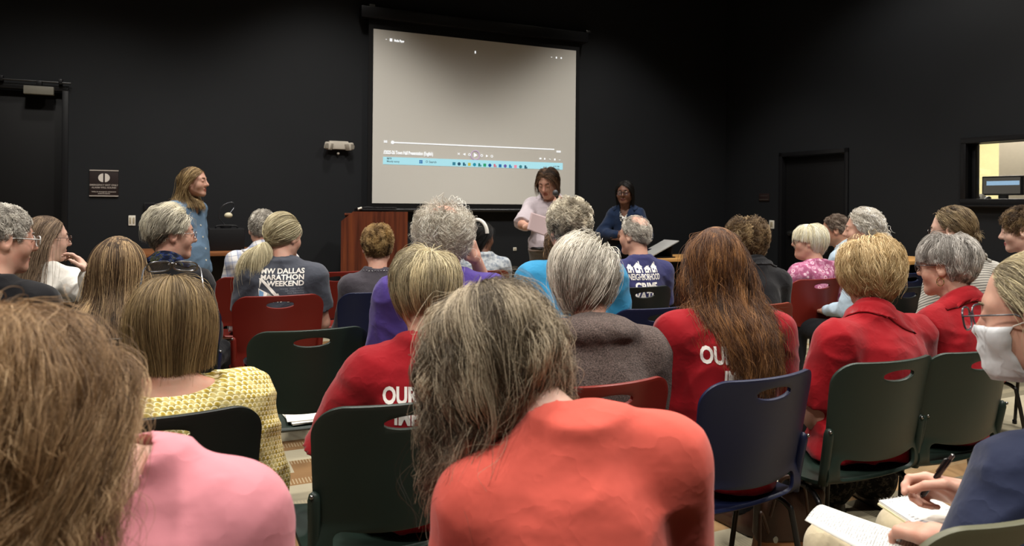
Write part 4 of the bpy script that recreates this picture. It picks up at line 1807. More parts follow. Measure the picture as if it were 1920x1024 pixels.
    rr = (r0 * (1 - .55 * tl ** 2))[None].repeat(n, 0) * rng.uniform(.75, 1.25, (n, 1))
    at_r = hc.attributes.get('radius') or hc.attributes.new('radius', 'FLOAT', 'POINT')
    at_r.data.foreach_set('value', rr.astype(np.float32).ravel())
    at_t = hc.attributes.new('tone', 'FLOAT', 'CURVE')
    at_t.data.foreach_set('value', tone.astype(np.float32))
    hc.materials.append(matpair[0])
    ho = bpy.data.objects.new('hair_strands', hc)
    C.objects.link(ho)
    ho.parent = base
    ho['kind'] = 'stuff'
    return base


_hm = {}


def hair_mats(cols):
    if cols not in _hm:
        k = len(_hm)
        _hm[cols] = (hair_mat('hair_strand_%d' % k, *cols), cap_mat('hair_base_%d' % k, cols[0], cols[1]))
    return _hm[cols]


# -------- glasses, collars, prints
M_LENS = None


def lens_mat(tint=None):
    nm = 'lens' + (tint or '')
    if nm in _mats:
        return _mats[nm]
    n = N(nm)
    tr = n.n('ShaderNodeBsdfTransparent')
    if tint:
        tr.inputs[0].default_value = lin(tint)
    gs = n.n('ShaderNodeBsdfGlossy')
    gs.inputs['Roughness'].default_value = .03
    mx = n.n('ShaderNodeMixShader')
    mx.inputs[0].default_value = .12
    n.t.links.new(tr.outputs[0], mx.inputs[1])
    n.t.links.new(gs.outputs[0], mx.inputs[2])
    n.t.links.new(mx.outputs[0], n.t.nodes['Material Output'].inputs[0])
    _mats[nm] = n.m
    return n.m


def glasses(J, root, mat, tint=None, lift=0.0, push=0.0, r=.0016, size=(.024, .019), pos=None, tilt=0.0):
    Rh, H, hs = J['Rh'], J['H'], J['hs']
    Rt = rx(tilt)

    def X(q):
        q = Rt @ np.array(q, float)
        if pos is not None:
            q = q + np.array(pos)
        return tuple((Rh @ (q * hs)) + H)
    y0 = (.104 if pos is None else 0) + push
    z0 = (-.002 if pos is None else 0) + lift
    m = MB()
    lens = MB()
    for s in (-1, 1):
        lp = []
        for k in range(22):
            a = 2 * math.pi * k / 22
            ca, sa = math.cos(a), math.sin(a)
            e = .72
            x = s * .0335 + size[0] * math.copysign(abs(ca) ** e, ca)
            z = z0 + size[1] * math.copysign(abs(sa) ** e, sa)
            lp.append((x, y0 - .35 * abs(x) ** 1.5, z))
        m.tube([X(q) for q in lp], r, 6, True)
        k = len(lens.v)
        lens.v += [X(q) for q in lp]
        lens.f.append([k + i for i in range(22)])
        hx = s * (.0335 + size[0])
        m.tube([X((hx, y0 - .005, z0 + .006)), X((s * .072, y0 - .02, z0 + .007)), X((s * .08, y0 - .1, z0 + .006)), X((s * .0795, y0 - .118, z0 - .004)), X((s * .077, y0 - .135, z0 - .02))], r * .9, 6)
    m.tube([X((-.0105, y0, z0 + .005)), X((0, y0 + .003, z0 + .009)), X((.0105, y0, z0 + .005))], r, 6)
    g = m.build('glasses', mat, root, True)
    lens.build('lens', lens_mat(tint), g)
    return g


def collar(J, root, mat, name='collar', h=.03, drop=.045, gap=.45, tilt=.22, k=1.0):
    ax = J['H'] + J['Rp'] @ np.array((0, -.03, -.1)) - J['N']
    ax = ax / np.linalg.norm(ax)
    c = J['N'] + ax * .004
    r = J['neck_r'] + .007
    segs = 44
    V, Fc = [], []
    prof = [(0, -.016), (.002, h * .6), (.004, h), (.009, h + .003), (.014, h * .8), (.022, h * .1), (.032, -drop * .45), (.042, -drop * .9), (.040, -drop), (.03, -drop * .6), (.016, h * .3)]
    fw = np.array((0, 1.0, 0))
    sd = np.cross(fw, ax)
    sd /= np.linalg.norm(sd)
    fw = np.cross(ax, sd)
    bvh = J.get('bvh')
    for i in range(segs + 1):
        a = math.pi / 2 + gap + (2 * math.pi - 2 * gap) * i / segs
        f = math.sin(a)
        for jx, (dr, dz) in enumerate(prof):
            rr = r * k + dr
            zz = dz - f * tilt * rr * .55
            q = c + (sd * math.cos(a) * (1.08 + .25 * max(0, dr - .015) / .03) + fw * f) * rr + ax * zz
            if bvh and 5 <= jx <= 8:
                hit = bvh.find_nearest(Vector(q))
                if hit[0] is not None:
                    lift = {5: .012, 6: .009, 7: .006, 8: .002}[jx]
                    t = hit[0] + hit[1] * lift
                    wgt = {5: .5, 6: .85, 7: 1, 8: 1}[jx]
                    q = q * (1 - wgt) + np.array(t) * wgt
            V.append(tuple(q))
    m = len(prof)
    for i in range(segs):
        for j in range(m - 1):
            Fc.append([i * m + j, (i + 1) * m + j, (i + 1) * m + j + 1, i * m + j + 1])
    Fc.append(list(range(m)))
    Fc.append([segs * m + j for j in range(m)][::-1])
    return pymesh(name, V, Fc, mat, root)


def project_print(name, V, Fc, bvh, mat, parent, x0, z0, y0=-1.0, rot=0.0, lift=.0016, side=1):
    c, s = math.cos(rot), math.sin(rot)
    out = []
    for v in V:
        x, z = x0 + v.x * c - v.y * s, z0 + v.x * s + v.y * c
        hit = bvh.ray_cast(Vector((x, y0, z)), Vector((0, side, 0)), 3)
        y = hit[0].y if hit[0] else None
        out.append((x, y, z))
    ys = [q[1] for q in out if q[1] is not None]
    fb = sum(ys) / max(1, len(ys))
    out = [(x, (fb if y is None else y) - lift * side, z) for x, y, z in out]
    return pymesh(name, out, Fc, mat, parent, smooth=True)


def poly_fill(loops, maxlen=.012):
    bm = bmesh.new()
    for lp in loops:
        vs = [bm.verts.new((x, y, 0)) for x, y in lp]
        bm.faces.new(vs)
    for _ in range(5):
        bmesh.ops.triangulate(bm, faces=bm.faces)
        ed = [e for e in bm.edges if e.calc_length() > maxlen]
        if not ed:
            break
        bmesh.ops.subdivide_edges(bm, edges=ed, cuts=1)
    bmesh.ops.triangulate(bm, faces=bm.faces)
    bm.verts.index_update()
    V = [v.co.copy() for v in bm.verts]
    Fc = [[v.index for v in f.verts] for f in bm.faces]
    bm.free()
    return V, Fc


PEOPLE = {}
HAVE_CHAIR = ('coral', 'pink', 'notes')
_seed = [0]


def person(key, label, px, py, Z, yaw=25, hyaw=None, pitch=6, roll=0, sw=.165, lean=(0, .05), hs=.97, fat=0.0, hip=1.0, waist=1.0, hunch=.015, neck_r=.052, armk=1.0,
           skin_='fair', hair=None, hcol=('#3a2a1c', '#5a4632', '#8a7050'), shirt=None, pants='#15161a', shoes='#241d1a', standing=False, droop=0.0, noff=None, noff_px=None, seat=None, ly=.07, arms=None, vox=None, face=False,
           legs='trousers', foot=None, neck_len=.0, male=False, hem=None, shoulder_roll=0.0, base_z=0.0):
    hyaw = yaw if hyaw is None else hyaw
    _seed[0] += 1
    J = {'seed': _seed[0]}
    ya = rad(yaw)
    if seat is not None:                                   # seated on that chair: the head's depth follows from the seat
        cp_ = at(CHAIRS[seat][0], 600, CHAIRS[seat][1])
        cu_, cv_ = CU * cp_.x + SU * cp_.y, -SU * cp_.x + CU * cp_.y + .285
        d_ = ray(px, py)
        Z = (cv_ - .0 + ly) / (-SU * d_.x + CU * d_.y)
        hw_ = at(px, py, Z)
        hu_ = CU * hw_.x + SU * hw_.y
        pl_ = uv(cu_ + .65 * (hu_ - cu_), cv_)
        ox_, oy_ = hw_.x - pl_.x, hw_.y - pl_.y
        lean = (math.cos(ya) * ox_ + math.sin(ya) * oy_, -math.sin(ya) * ox_ + math.cos(ya) * oy_)
    Hw = at(px, py, Z)
    lw = Vector((math.cos(ya) * lean[0] - math.sin(ya) * lean[1], math.sin(ya) * lean[0] + math.cos(ya) * lean[1], 0))
    loc = Vector((Hw.x - lw.x, Hw.y - lw.y, 0))
    root = empty('person', loc, ya, label, 'person')
    print('PERSON', key, 'Z %.2f u %.2f v %.2f head %.2f lean %.2f %.2f' % (Z, CU * loc.x + SU * loc.y, -SU * loc.x + CU * loc.y, Hw.z, *lean))
    Rp = rx(-rad(pitch) * .8) @ ry(rad(roll) * .8)
    Rh = rz(rad(hyaw - yaw)) @ rx(-rad(pitch)) @ ry(rad(roll))
    H = np.array((lean[0], lean[1], Hw.z))
    Nn = H + Rp @ np.array((0, -.058, -.152 - neck_len)) * hs
    if noff is not None:
        Nn = H + np.array(noff, float)
    zp = .95 if standing else .5

    def loc_px(q):
        w = at(*q)
        c_, s_ = math.cos(-ya), math.sin(-ya)
        x_, y_ = w.x - loc.x, w.y - loc.y
        return np.array((c_ * x_ - s_ * y_, s_ * x_ + c_ * y_, w.z))
    J['loc_px'] = loc_px
    if noff_px is not None:
        Nn = loc_px(noff_px)
    J.update(H=H, Rh=Rh, Rp=Rp, hs=hs, N=Nn, zp=zp, sw=sw, hip=hip, waist=waist, hunch=hunch, neck_r=neck_r, armk=armk, hem=(hem if hem is not None else (.12 if standing else .04)), HM={})
    sr = math.sin(shoulder_roll) * sw
    S = [Nn + np.array((-sw, -.012, -.078 - droop - sr)), Nn + np.array((sw, -.012, -.078 - droop + sr))]
    E = [S[0] + np.array((-.045, .05, -.26)), S[1] + np.array((.045, .05, -.26))]
    if standing:
        E = [S[0] + np.array((-.05, -.01, -.28)), S[1] + np.array((.05, -.01, -.28))]
        Wr = [E[0] + np.array((-.01, .06, -.24)), E[1] + np.array((.01, .06, -.24))]
    else:
        Wr = [np.array((-.08, E[0][1] + .23, .64)), np.array((.08, E[1][1] + .23, .64))]
    arms = arms or {}
    for s, k in ((0, 'L'), (1, 'R')):
        if k in arms:
            a_ = arms[k]
            E[s] = loc_px(a_['elbow_px']) if 'elbow_px' in a_ else np.array(a_['elbow'], float)
            Wr[s] = loc_px(a_['wrist_px']) if 'wrist_px' in a_ else np.array(a_['wrist'], float)
            if 'to_px' in a_:
                a_ = arms[k] = dict(a_, dir=loc_px(a_['to_px']) - Wr[s])
    J.update(S=S, E=E, Wr=Wr)
    if seat is None and not standing and key not in HAVE_CHAIR:
        chair(CU * loc.x + SU * loc.y, -SU * loc.x + CU * loc.y, 'dark' if _seed[0] % 2 else 'navy', 'plastic chair under the ' + label.split(' in a ')[0])
    # body: one mesh of head, neck, trunk, arms and hands
    hv = .0048 if face or Z < 3 else .0058
    V, Q, m = head_mesh(J, hv, fat, male)
    parts = [(V, Q, m)]
    vb = .011
    allp = np.array([Nn, *S, *E, *Wr, (0, 0, zp)])
    p, o = grid(allp.min(0) - .14, allp.max(0) + .12, vb)
    d = torso_sdf(p, J, -.012)
    d = np.maximum(d, zp + .0 - p[..., 2])
    d = smin(d, shoulders(p, J, -.008), .04)
    for s in (0, 1):
        d = smin(d, sd_cone(p, S[s], E[s], .047 * armk, .039 * armk), .03)
        d = smin(d, sd_cone(p, E[s], Wr[s], .04 * armk, .026), .012)
    V, Q = nets(d, o, vb)
    parts.append((relax(V, Q, 1, .4), Q, 0))
    for s, k in ((0, 'L'), (1, 'R')):
        sp = dict(arms.get(k, {}))
        sp.setdefault('dir', (Wr[s] - E[s]) if k in arms else ((0, .12, -1) if standing else ((.55, .8, -.15) if s == 0 else (-.55, .8, -.15))))
        sp.setdefault('up', (0, 0, 1) if not standing else ((-1, .2, 0) if s == 0 else (1, .2, 0)))
        V, Q = place_hand(J, s, sp)
        parts.append((V, Q, 0))
    V, Q, m = join(parts)
    body = pymesh('body', V, Q, None, root, True, [SK[skin_], LIP[skin_]], m)
    if face:
        for s in (-1, 1):
            ev = MB().ball((0, 0, 0), .0116 * hs, 16)
            eye = pymesh('eye', [tuple(Rh @ (rx(-math.pi / 2) @ np.array(q)) + H + Rh @ (np.array((s * .031, .0787, .002)) * hs)) for q in ev.v], ev.f, None, root, True, [M_EYEW, M_IRIS, M_PUPIL])
            mi = []
            for f in ev.f:
                cz = sum(ev.v[i][2] for i in f) / len(f) / (.0116 * hs)
                mi.append(2 if cz > .93 else 1 if cz > .8 else 0)
            eye.data.polygons.foreach_set('material_index', mi)
            bp = [(s * .014, .0925, .0235), (s * .026, .091, .0275), (s * .038, .082, .027), (s * .047, .072, .023)]
            MB().tube([tuple(Rh @ (np.array(q) * hs) + H) for q in bp], [.0018, .0028, .0026, .001], 6).build('eyebrow', hair_mats(hcol)[1], root, True)
    # clothes
    st = dict(sleeve='short', mat=cloth('black_cloth', '#131316'))
    st.update(shirt or {})
    sv = st.get('vox', .0075 if Z < 3.2 else .0095)
    V, Q = make_shirt(J, st, sv)
    sh = pymesh(st.get('name', 'shirt'), V, Q, st['mat'], root)
    J['bvh'] = BVHTree.FromPolygons([tuple(v) for v in V], [tuple(q) for q in Q])
    if st.get('collar'):
        collar(J, sh, st.get('cmat', st['mat']), **(st['collar'] if isinstance(st['collar'], dict) else {}))
    pm = pants if not isinstance(pants, str) else cloth('trousers_' + pants[1:], pants)
    key_l = ('stand' if standing else 'seat') + legs + ('_foot' if foot else '')
    me = leg_data(key_l, lambda: legs_mesh(standing, legs == 'skirt', foot))
    inst('skirt' if legs == 'skirt' else 'trousers', me, pm, root)
    sm = plain('leather_' + shoes[1:], shoes, .35, .5)
    sme = leg_data('shoe', shoe_mesh)
    for s in (-1, 1):
        if foot and s == -1:
            a = foot[1]
            inst('shoe', sme, sm, root, (a[0], a[1] + .02, a[2] - .075), 0.1, .25)
        else:
            inst('shoe', sme, sm, root, (s * (.11 if standing else .13), (-.02 if standing else .47), 0), -s * .12)
    if hair:
        make_hair(J, hair, root, key, hair_mats(hcol))
    J['root'], J['shirt'] = root, sh
    J['M'] = root.matrix_basis.copy() if False else (Matrix.Translation(loc) @ Matrix.Rotation(ya, 4, 'Z'))
    J['body'] = body
    PEOPLE[key] = J
    return J
# ------------------------------------------------------------------ the chairs
for c in CHAIRS:
    chair_at(*c)
chair(1.25, .985, 'khaki', 'olive chair in the bottom right corner beside the woman taking notes', 2)
chair(.56, 1.0, 'green', 'dark green chair under the woman in the coral blouse', 0)
chair(1.73, .93, 'navy', 'navy chair under the masked woman in the navy shirt', 0)
chair(.02, .9, 'dark', 'dark chair under the woman in the pink shirt', 0)


# ------------------------------------------------------------------ patterned cloth
def pattern(name, fn):
    n = N(name)
    v = n.obj()
    col = fn(n, v)
    n.base(col, .85, .12)
    w = n.noise(v, 12, 3, .5)
    w = n.math('POWER', n.math('SUBTRACT', 1.0, n.math('ABSOLUTE', n.math('MULTIPLY', n.math('SUBTRACT', w, .5), 5.0))), 2.0)
    n.bump(n.math('ADD', n.math('MULTIPLY', w, 1.0), n.math('MULTIPLY', n.noise(v, 700, 2), .12)), .3, .003)
    return n.m


def saw(n, x, freq, lo, hi):
    f = n.math('FRACT', n.math('MULTIPLY', x, freq))
    return n.math('MULTIPLY', n.math('GREATER_THAN', f, lo), n.math('LESS_THAN', f, hi))


def f_plaid(n, v):
    x = n.xyz(v)
    a = n.math('ADD', x[0], n.math('MULTIPLY', x[2], .15))
    b = n.math('ADD', x[2], n.math('MULTIPLY', x[0], -.15))
    c = n.mix(n.math('MULTIPLY', saw(n, a, 12, .1, .45), .6), '#c9c6c4', '#8a93ab')
    c = n.mix(n.math('MULTIPLY', saw(n, b, 12, .2, .5), .5), c, '#8d96ac')
    c = n.mix(n.math('MULTIPLY', saw(n, a, 24, .3, .38), .7), c, '#5d6b90')
    return n.mix(n.math('MULTIPLY', saw(n, b, 24, .7, .78), .7), c, '#5d6b90')


def f_scales(n, v):
    x = n.xyz(v)
    S = 62.0
    a = n.math('MULTIPLY', n.math('ADD', x[0], n.math('MULTIPLY', x[1], .6)), S)
    b = n.math('MULTIPLY', n.math('ADD', x[2], n.math('MULTIPLY', x[1], .25)), S * 1.35)
    row = n.math('FLOOR', b)
    odd = n.math('MULTIPLY', n.math('MODULO', n.math('ABSOLUTE', row), 2.0), .5)
    fx = n.math('SUBTRACT', n.math('FRACT', n.math('ADD', a, odd)), .5)
    fy = n.math('SUBTRACT', n.math('FRACT', b), .15)
    r = n.math('SQRT', n.math('ADD', n.math('MULTIPLY', fx, fx), n.math('MULTIPLY', n.math('MULTIPLY', fy, fy), .55)))
    col = n.ramp(r, [(.0, '#8f7a2e'), (.3, '#b39a3e'), (.40, '#e6dcae'), (.47, '#efe8c9'), (.52, '#8a7a40')])
    tint = n.noise(v, 45, 2)
    return n.mix(n.math('MULTIPLY', n.ramp(tint, [(.45, '#000000'), (.6, '#ffffff')]), .5), col, '#d8cb92')


def f_floral(n, v):
    vo = n.n('ShaderNodeTexVoronoi', feature='F1')
    n.set(vo.inputs['Vector'], v)
    vo.inputs['Scale'].default_value = 22
    d = vo.outputs['Distance']
    ring = n.ramp(d, [(.0, '#a9506f'), (.14, '#a9506f'), (.2, '#d9bcc8'), (.28, '#d9bcc8'), (.34, '#a0587a'), (.6, '#94506e')])
    f = n.noise(v, 34, 4)
    c = n.mix(n.math('MULTIPLY', n.ramp(f, [(.48, '#000000'), (.56, '#ffffff')]), .7), ring, '#bd8aa2')
    return c


def f_stripes(n, v):
    x = n.xyz(v)
    b = n.math('ADD', x[2], n.math('MULTIPLY', x[1], .5))
    return n.mix(saw(n, b, 70, .0, .4), '#b7b3aa', '#6e6c69')


def f_gingham(n, v):
    x = n.xyz(v)
    a = saw(n, n.math('ADD', x[0], x[1]), 42, 0, .5)
    b = saw(n, x[2], 42, 0, .5)
    return n.ramp(n.math('MULTIPLY', n.math('ADD', a, b), .5), [(0, '#d8ccc8'), (.5, '#8a5a5c'), (1, '#4a2026')])


def f_scarf(n, v):
    f = n.noise(v, 26, 3)
    return n.ramp(f, [(.3, '#0b0d14'), (.47, '#10172c'), (.53, '#222f5c'), (.56, '#4a4c2c'), (.6, '#0d1016'), (.72, '#6a6f7c')])


def f_camo(n, v):
    f = n.noise(v, 38, 5, .7)
    return n.ramp(f, [(.42, '#0c0b0b'), (.52, '#1b1917'), (.58, '#4b453d'), (.64, '#131211')])


def f_blackwhite(n, v):
    f = n.noise(n.scale(v, (1, 1, 3)), 30, 3)
    return n.ramp(f, [(.46, '#d8d5cf'), (.5, '#16161a')])


def f_denim(n, v):
    f = n.noise(v, 700, 2)
    return n.mix(n.math('MULTIPLY', f, .6), '#566f88', '#7b92a8')


M_RED = cloth('red_cotton', '#870e18')
M_POLO = cloth('red_polo_knit', '#8a0d17')
M_CORAL = cloth('coral_blouse_cloth', '#c9574a', wr=.2)
M_PINK = cloth('pink_shirt_cloth', '#c9818a', wr=.2)
M_NAVY = cloth('navy_knit', '#20263c')
M_NAVY2 = cloth('faded_navy_cotton', '#32335c')
M_PURPLE = cloth('purple_cotton', '#46367a')
M_TURQ = cloth('turquoise_cotton', '#2f7fa8')
M_SLATE = cloth('slate_cotton', '#43464f')
M_CHAR = cloth('charcoal_cloth', '#403c42')
M_BLACKC = cloth('black_cloth', '#141417')
M_WHITEC = cloth('white_cotton', '#d8d4cc')
M_LILAC = cloth('pale_lilac_cotton', '#bdb2b8')
M_BLAZER = cloth('blue_blazer_wool', '#182741')
M_LBLUE = cloth('light_blue_cotton', '#a9bccb')
M_FLEECE = cloth('brown_fleece', '#4d403c', 'fleece', dark='#2c2523', light='#6f5f59')
M_PLAID, M_SCALE, M_FLORAL = pattern('plaid_cotton', f_plaid), pattern('scale_print_cotton', f_scales), pattern('pink_floral_cotton', f_floral)
M_STRIPE, M_GING, M_SCARF = pattern('striped_seersucker', f_stripes), pattern('gingham_cotton', f_gingham), pattern('blue_print_scarf', f_scarf)
M_CAMO, M_BW, M_DENIM = pattern('black_lace_print', f_camo), pattern('black_white_print', f_blackwhite), pattern('light_denim', f_denim)
M_GREYWASH = pattern('grey_washed_denim', lambda n, v: n.ramp(n.noise(v, 40, 4), [(.35, '#6b7480'), (.6, '#a5a9ab')]))
M_INK = plain('white_print', '#e2ddd6', .7, .15)
M_TORT, M_CLEARF, M_SILV, M_BLKF = plain('tortoise_frame', '#3a1f16', .25, .5), plain('clear_frame', '#b9b9b5', .15, .6), plain('silver_frame', '#8d8d8f', .25, .5, Metallic=.9), plain('black_frame', '#0d0d10', .25, .5)
M_DGREY = plain('dark_grey_frame', '#3b3c42', .25, .5)
M_GOLD = plain('gold', '#caa65a', .25, .5, Metallic=1.0)

GREY = ('#5f5a52', '#9a948a', '#cfcac0')
SILVER = ('#6d675f', '#a8a299', '#dcd8d0')
WHITEH = ('#8d877c', '#c6c0b4', '#eae5da')
CREAM = ('#a39a7c', '#d8d0b2', '#f0ead2')
BROWN = ('#2e2117', '#4f3c2b', '#84694c')
HILITE = ('#33261b', '#5c4732', '#b39871')
BOBC = ('#33281b', '#5c4b33', '#96805a')
RED_B = ('#29190f', '#50331f', '#8a6038')
STRAW = ('#6e5636', '#a68d62', '#d4c098')
ASH = ('#3d372c', '#7d735d', '#c4b793')
GBROWN = ('#1f1812', '#4a3f30', '#aea088')
BLACKH = ('#070606', '#0f0d0c', '#1f1b19')
CURLB = ('#3b2b1b', '#6f5636', '#a58a5c')

def tail_hair(J, rng, pts, base):
    n = 1600
    b = J['Rh'] @ (np.array(base)) * 1.0 + J['H']
    t = np.linspace(0, 1, pts)
    th = rng.rand(n) * 6.28
    rr = np.sqrt(rng.rand(n))
    L = .2 * (1 + .15 * rng.normal(size=n))
    dr = np.array((-.55, -.5, -.95))
    P = np.zeros((n, pts, 3))
    sp = (.014 + .07 * np.sin(t * 2.5))[None]
    cx = b[0] + dr[0] * (L[:, None] * t * .8) * (1 - .35 * t)
    cy = b[1] + dr[1] * (L[:, None] * .35 * np.sin(t * 2.2))
    cz = b[2] + dr[2] * L[:, None] * (t ** 1.25)
    P[..., 0] = cx + np.cos(th)[:, None] * rr[:, None] * sp + .008 * np.sin(5 * t + th[:, None] * 2)
    P[..., 1] = cy + np.sin(th)[:, None] * rr[:, None] * sp * .6
    P[..., 2] = cz + .006 * np.cos(6 * t + th[:, None])
    return P, np.clip(.62 + .2 * rng.normal(size=n), 0, 1)


# ------------------------------------------------------------------ back rows first
J = person('plaid', 'man with grey hair in a white and blue plaid shirt', 492, 428, 4.95, 22, pitch=4, seat=18, sw=.165, male=True, hs=1.0, skin_='pink', hcol=GREY,
           hair=dict(len=.045, vol=.015, flow='mix', crown=(0, -.06, .1), n=2500, r=.0009, mess=.2), shirt=dict(mat=M_PLAID, sleeve='short', slen=.8, collar=True), neck_r=.056, armk=1.1)
J = person('blackhair', 'woman with smooth black hair and a white headband in a pale grey top', 904, 444, 5.3, 8, -40, pitch=5, seat=19, sw=.145, skin_='brown', hcol=BLACKH, hs=.95,
           hair=dict(len=.22, vol=.012, flow='back', cut=-.13, n=2500, r=.0009, wave=(.002, 1), tuck=.4), shirt=dict(mat=M_GREYWASH, sleeve='long'))
hb = []
for k in range(25):
    a = math.pi * k / 24
    hb.append(tuple(J['Rh'] @ np.array((.094 * math.cos(a), -.05 - .012 * math.sin(a), .025 + .1 * math.sin(a))) + J['H']))
MB().tube(hb, .014, 8).build('headband', M_WHITEC, J['root'], True)
person('curlsbehind', 'woman with long brown curls mostly hidden behind the turquoise shirt', 1052, 462, 4.3, 15, 25, sw=.14, hcol=BROWN, hs=.93,
       hair=dict(len=.26, vol=.03, flow='part', part=0, cut=-.17, wave=(.012, 3), n=2200, r=.0009, body=True), shirt=dict(mat=M_CHAR, sleeve='long'))
J = person('shirtblue', 'man with receding brown hair in a light blue shirt by the right door', 1566, 431, 6.0, 45, 62, pitch=10, sw=.165, male=True, hs=1.0, skin_='tan', face=True, hcol=('#3a2f27', '#6a5a4e', '#9a8d80'),
           hair=dict(len=.035, vol=.01, flow='back', n=2200, r=.0009, recede=.02, bald=((0, .03, .12), .03), bald_keep=.3), shirt=dict(mat=M_LBLUE, sleeve='long', collar=True), neck_r=.058, fat=.006)
J = person('whitehair', 'man with wavy white hair partly hidden behind the strawberry blonde', 1618, 430, 4.75, 35, 60, pitch=4, sw=.165, male=True, hs=1.03, skin_='pink', face=True, hcol=WHITEH,
           hair=dict(len=.1, vol=.022, flow='back', n=2600, r=.0009, recede=.015, wave=(.008, 2.2), mess=.2), shirt=dict(mat=M_LBLUE, sleeve='long', collar=True), fat=.006)
J = person('pinkfloral', 'woman with a white blonde bob and sunglasses in a pink floral top', 1517, 452, 4.95, 30, 62, pitch=0, seat=15, sw=.17, hs=1.0, skin_='pink', face=True, hcol=CREAM, fat=.012, armk=1.25, hip=1.15, waist=1.2,
           hair=dict(len=.17, tone=.12, vol=.028, flow='mix', crown=(0, .0, .12), cut=-.095, ear_cut=.0, ear_y=-.01, recede=.01, cutvar=.008, n=2800, r=.0009, wave=(.002, 1), tuck=.5), shirt=dict(mat=M_FLORAL, sleeve='short', slen=.8))
glasses(J, J['root'], M_TORT, '#3a2a28', 0, 0, .0022)
J = person('striped', 'man with a receding hairline in a grey striped shirt by the right wall', 1785, 432, 3.95, 18, 45, pitch=8, sw=.17, male=True, hs=1.02, skin_='pale', face=True, hcol=('#3a2f24', '#6a5942', '#9a8867'),
           hair=dict(len=.06, vol=.012, flow='back', n=2800, r=.0008, recede=.045, wave=(.002, 1)), shirt=dict(mat=M_STRIPE, sleeve='long', collar=True), neck_r=.058)
glasses(J, J['root'], M_BLKF)
J = person('gingham', 'young man in a dark red gingham shirt at the right edge', 1916, 432, 4.3, 30, 52, pitch=8, sw=.17, male=True, hs=1.0, skin_='pale', face=True, hcol=('#2e2218', '#57442f', '#86704e'),
           hair=dict(len=.05, vol=.014, vol_top=.03, flow='mix', crown=(0, -.08, .09), n=2500, r=.0008, mess=.25), shirt=dict(mat=M_GING, sleeve='long', collar=True), neck_r=.056)

# ------------------------------------------------------------------ row with the marathon shirt
J = person('whiteblouse', 'woman with long brown hair and glasses in a white blouse raising her hand', 88, 447, 3.7, 12, -42, pitch=2, seat=12, sw=.145, face=True, hs=.96, hcol=('#35281e', '#5a4838', '#8f7a62'),
           hair=dict(len=.5, vol=.018, flow='part', part=.01, pback=-.9, recede=.015, cut=-.27, cutvar=.02, n=4200, r=.0007, body=True, wave=(.006, 1.3)), shirt=dict(mat=M_WHITEC, sleeve='long', puff=.012, neckgap=.004),
           arms={'R': dict(elbow_px=(182, 560, 3.55), wrist_px=(170, 512, 3.5), to_px=(135, 470, 3.5), up=(.3, .3, 1), curls=((.3, .5, .3), (.35, .6, .35), (.45, .7, .4), (.5, .8, .5)))})
glasses(J, J['root'], M_TORT)
J = person('greyquiff', 'woman with swept grey hair and glasses in a black jacket and printed scarf', 322, 438, 3.6, 5, -52, pitch=3, sw=.15, face=True, hs=1.0, skin_='pink', hcol=('#4f4a42', '#8f897b', '#d8d2bf'),
           hair=dict(len=.04, len_top=.12, vol=.012, vol_top=.035, flow='mix', crown=(0, .1, .1), recede=.01, ear_cut=.005, nape=-.085, n=4200, r=.0007, wave=(.004, 1.3), top_tone=.25, tone=-.1), shirt=dict(mat=M_BLACKC, sleeve='long', name='jacket'))
collar(J, J['root'], M_SCARF, 'scarf', .03, .03, .2)
glasses(J, J['root'], M_SILV)
J = person('marathon', 'woman with a grey blonde ponytail in a slate marathon shirt', 533, 443, 3.95, 10, -28, pitch=8, seat=11, sw=.165, hs=.98, skin_='pink', face=True, hcol=('#6b6149', '#a59a7c', '#d8cfae'), fat=.005, armk=1.15, hip=1.1, waist=1.1, 
           hair=dict(len=.2, vol=.022, flow='tail', tail=(-.03, -.13, -.045), G=.05, n=4200, r=.0007, wave=(.002, 1), clump=.35, jit=.02,
                     extra=lambda J, rng, pts: tail_hair(J, rng, pts, (-.03, -.118, -.05))), shirt=dict(mat=M_SLATE, sleeve='short', slen=.72))
MARA = J

J = person('shortcurls', 'woman with short brown curls and a studded neckline in a charcoal top', 708, 462, 4.15, 12, pitch=6, seat=13, sw=.15, hs=.96, skin_='pink', hcol=CURLB,
           hair=dict(len=.05, vol=.018, vol_top=.028, flow='mix', crown=(0, -.02, .12), nape=-.075, wave=(.007, 2.5), clumps=130, clump=.7, n=3000, r=.0008, tone=.05, top_tone=.25, mess=.3), shirt=dict(mat=M_CHAR, sleeve='long', neckgap=.016))
nb = MB()
for k in range(28):
    a = 2 * math.pi * k / 28
    hit = J['bvh'].find_nearest(Vector(J['N'] + np.array((.079 * math.cos(a), .076 * math.sin(a) - .004, .0 - .012 * math.sin(a)))))
    nb.ball(hit[0], .0042, 8)
nb.build('studded_trim', M_SILV, J['root'], True)
J = person('houses', 'balding grey haired man in a navy shirt printed with houses', 1190, 441, 4.55, 22, 46, pitch=2, seat=14, sw=.16, male=True, hs=1.0, skin_='pink', face=True, hcol=GREY, neck_r=.058,
           hair=dict(len=.035, vol=.008, flow='back', bald=((0, -.052, .112), .068), bald_keep=.1, nape=-.075, recede=.02, n=2600, r=.0008, tone=.15), shirt=dict(mat=M_NAVY2, sleeve='short', slen=.8))
HOUS = J

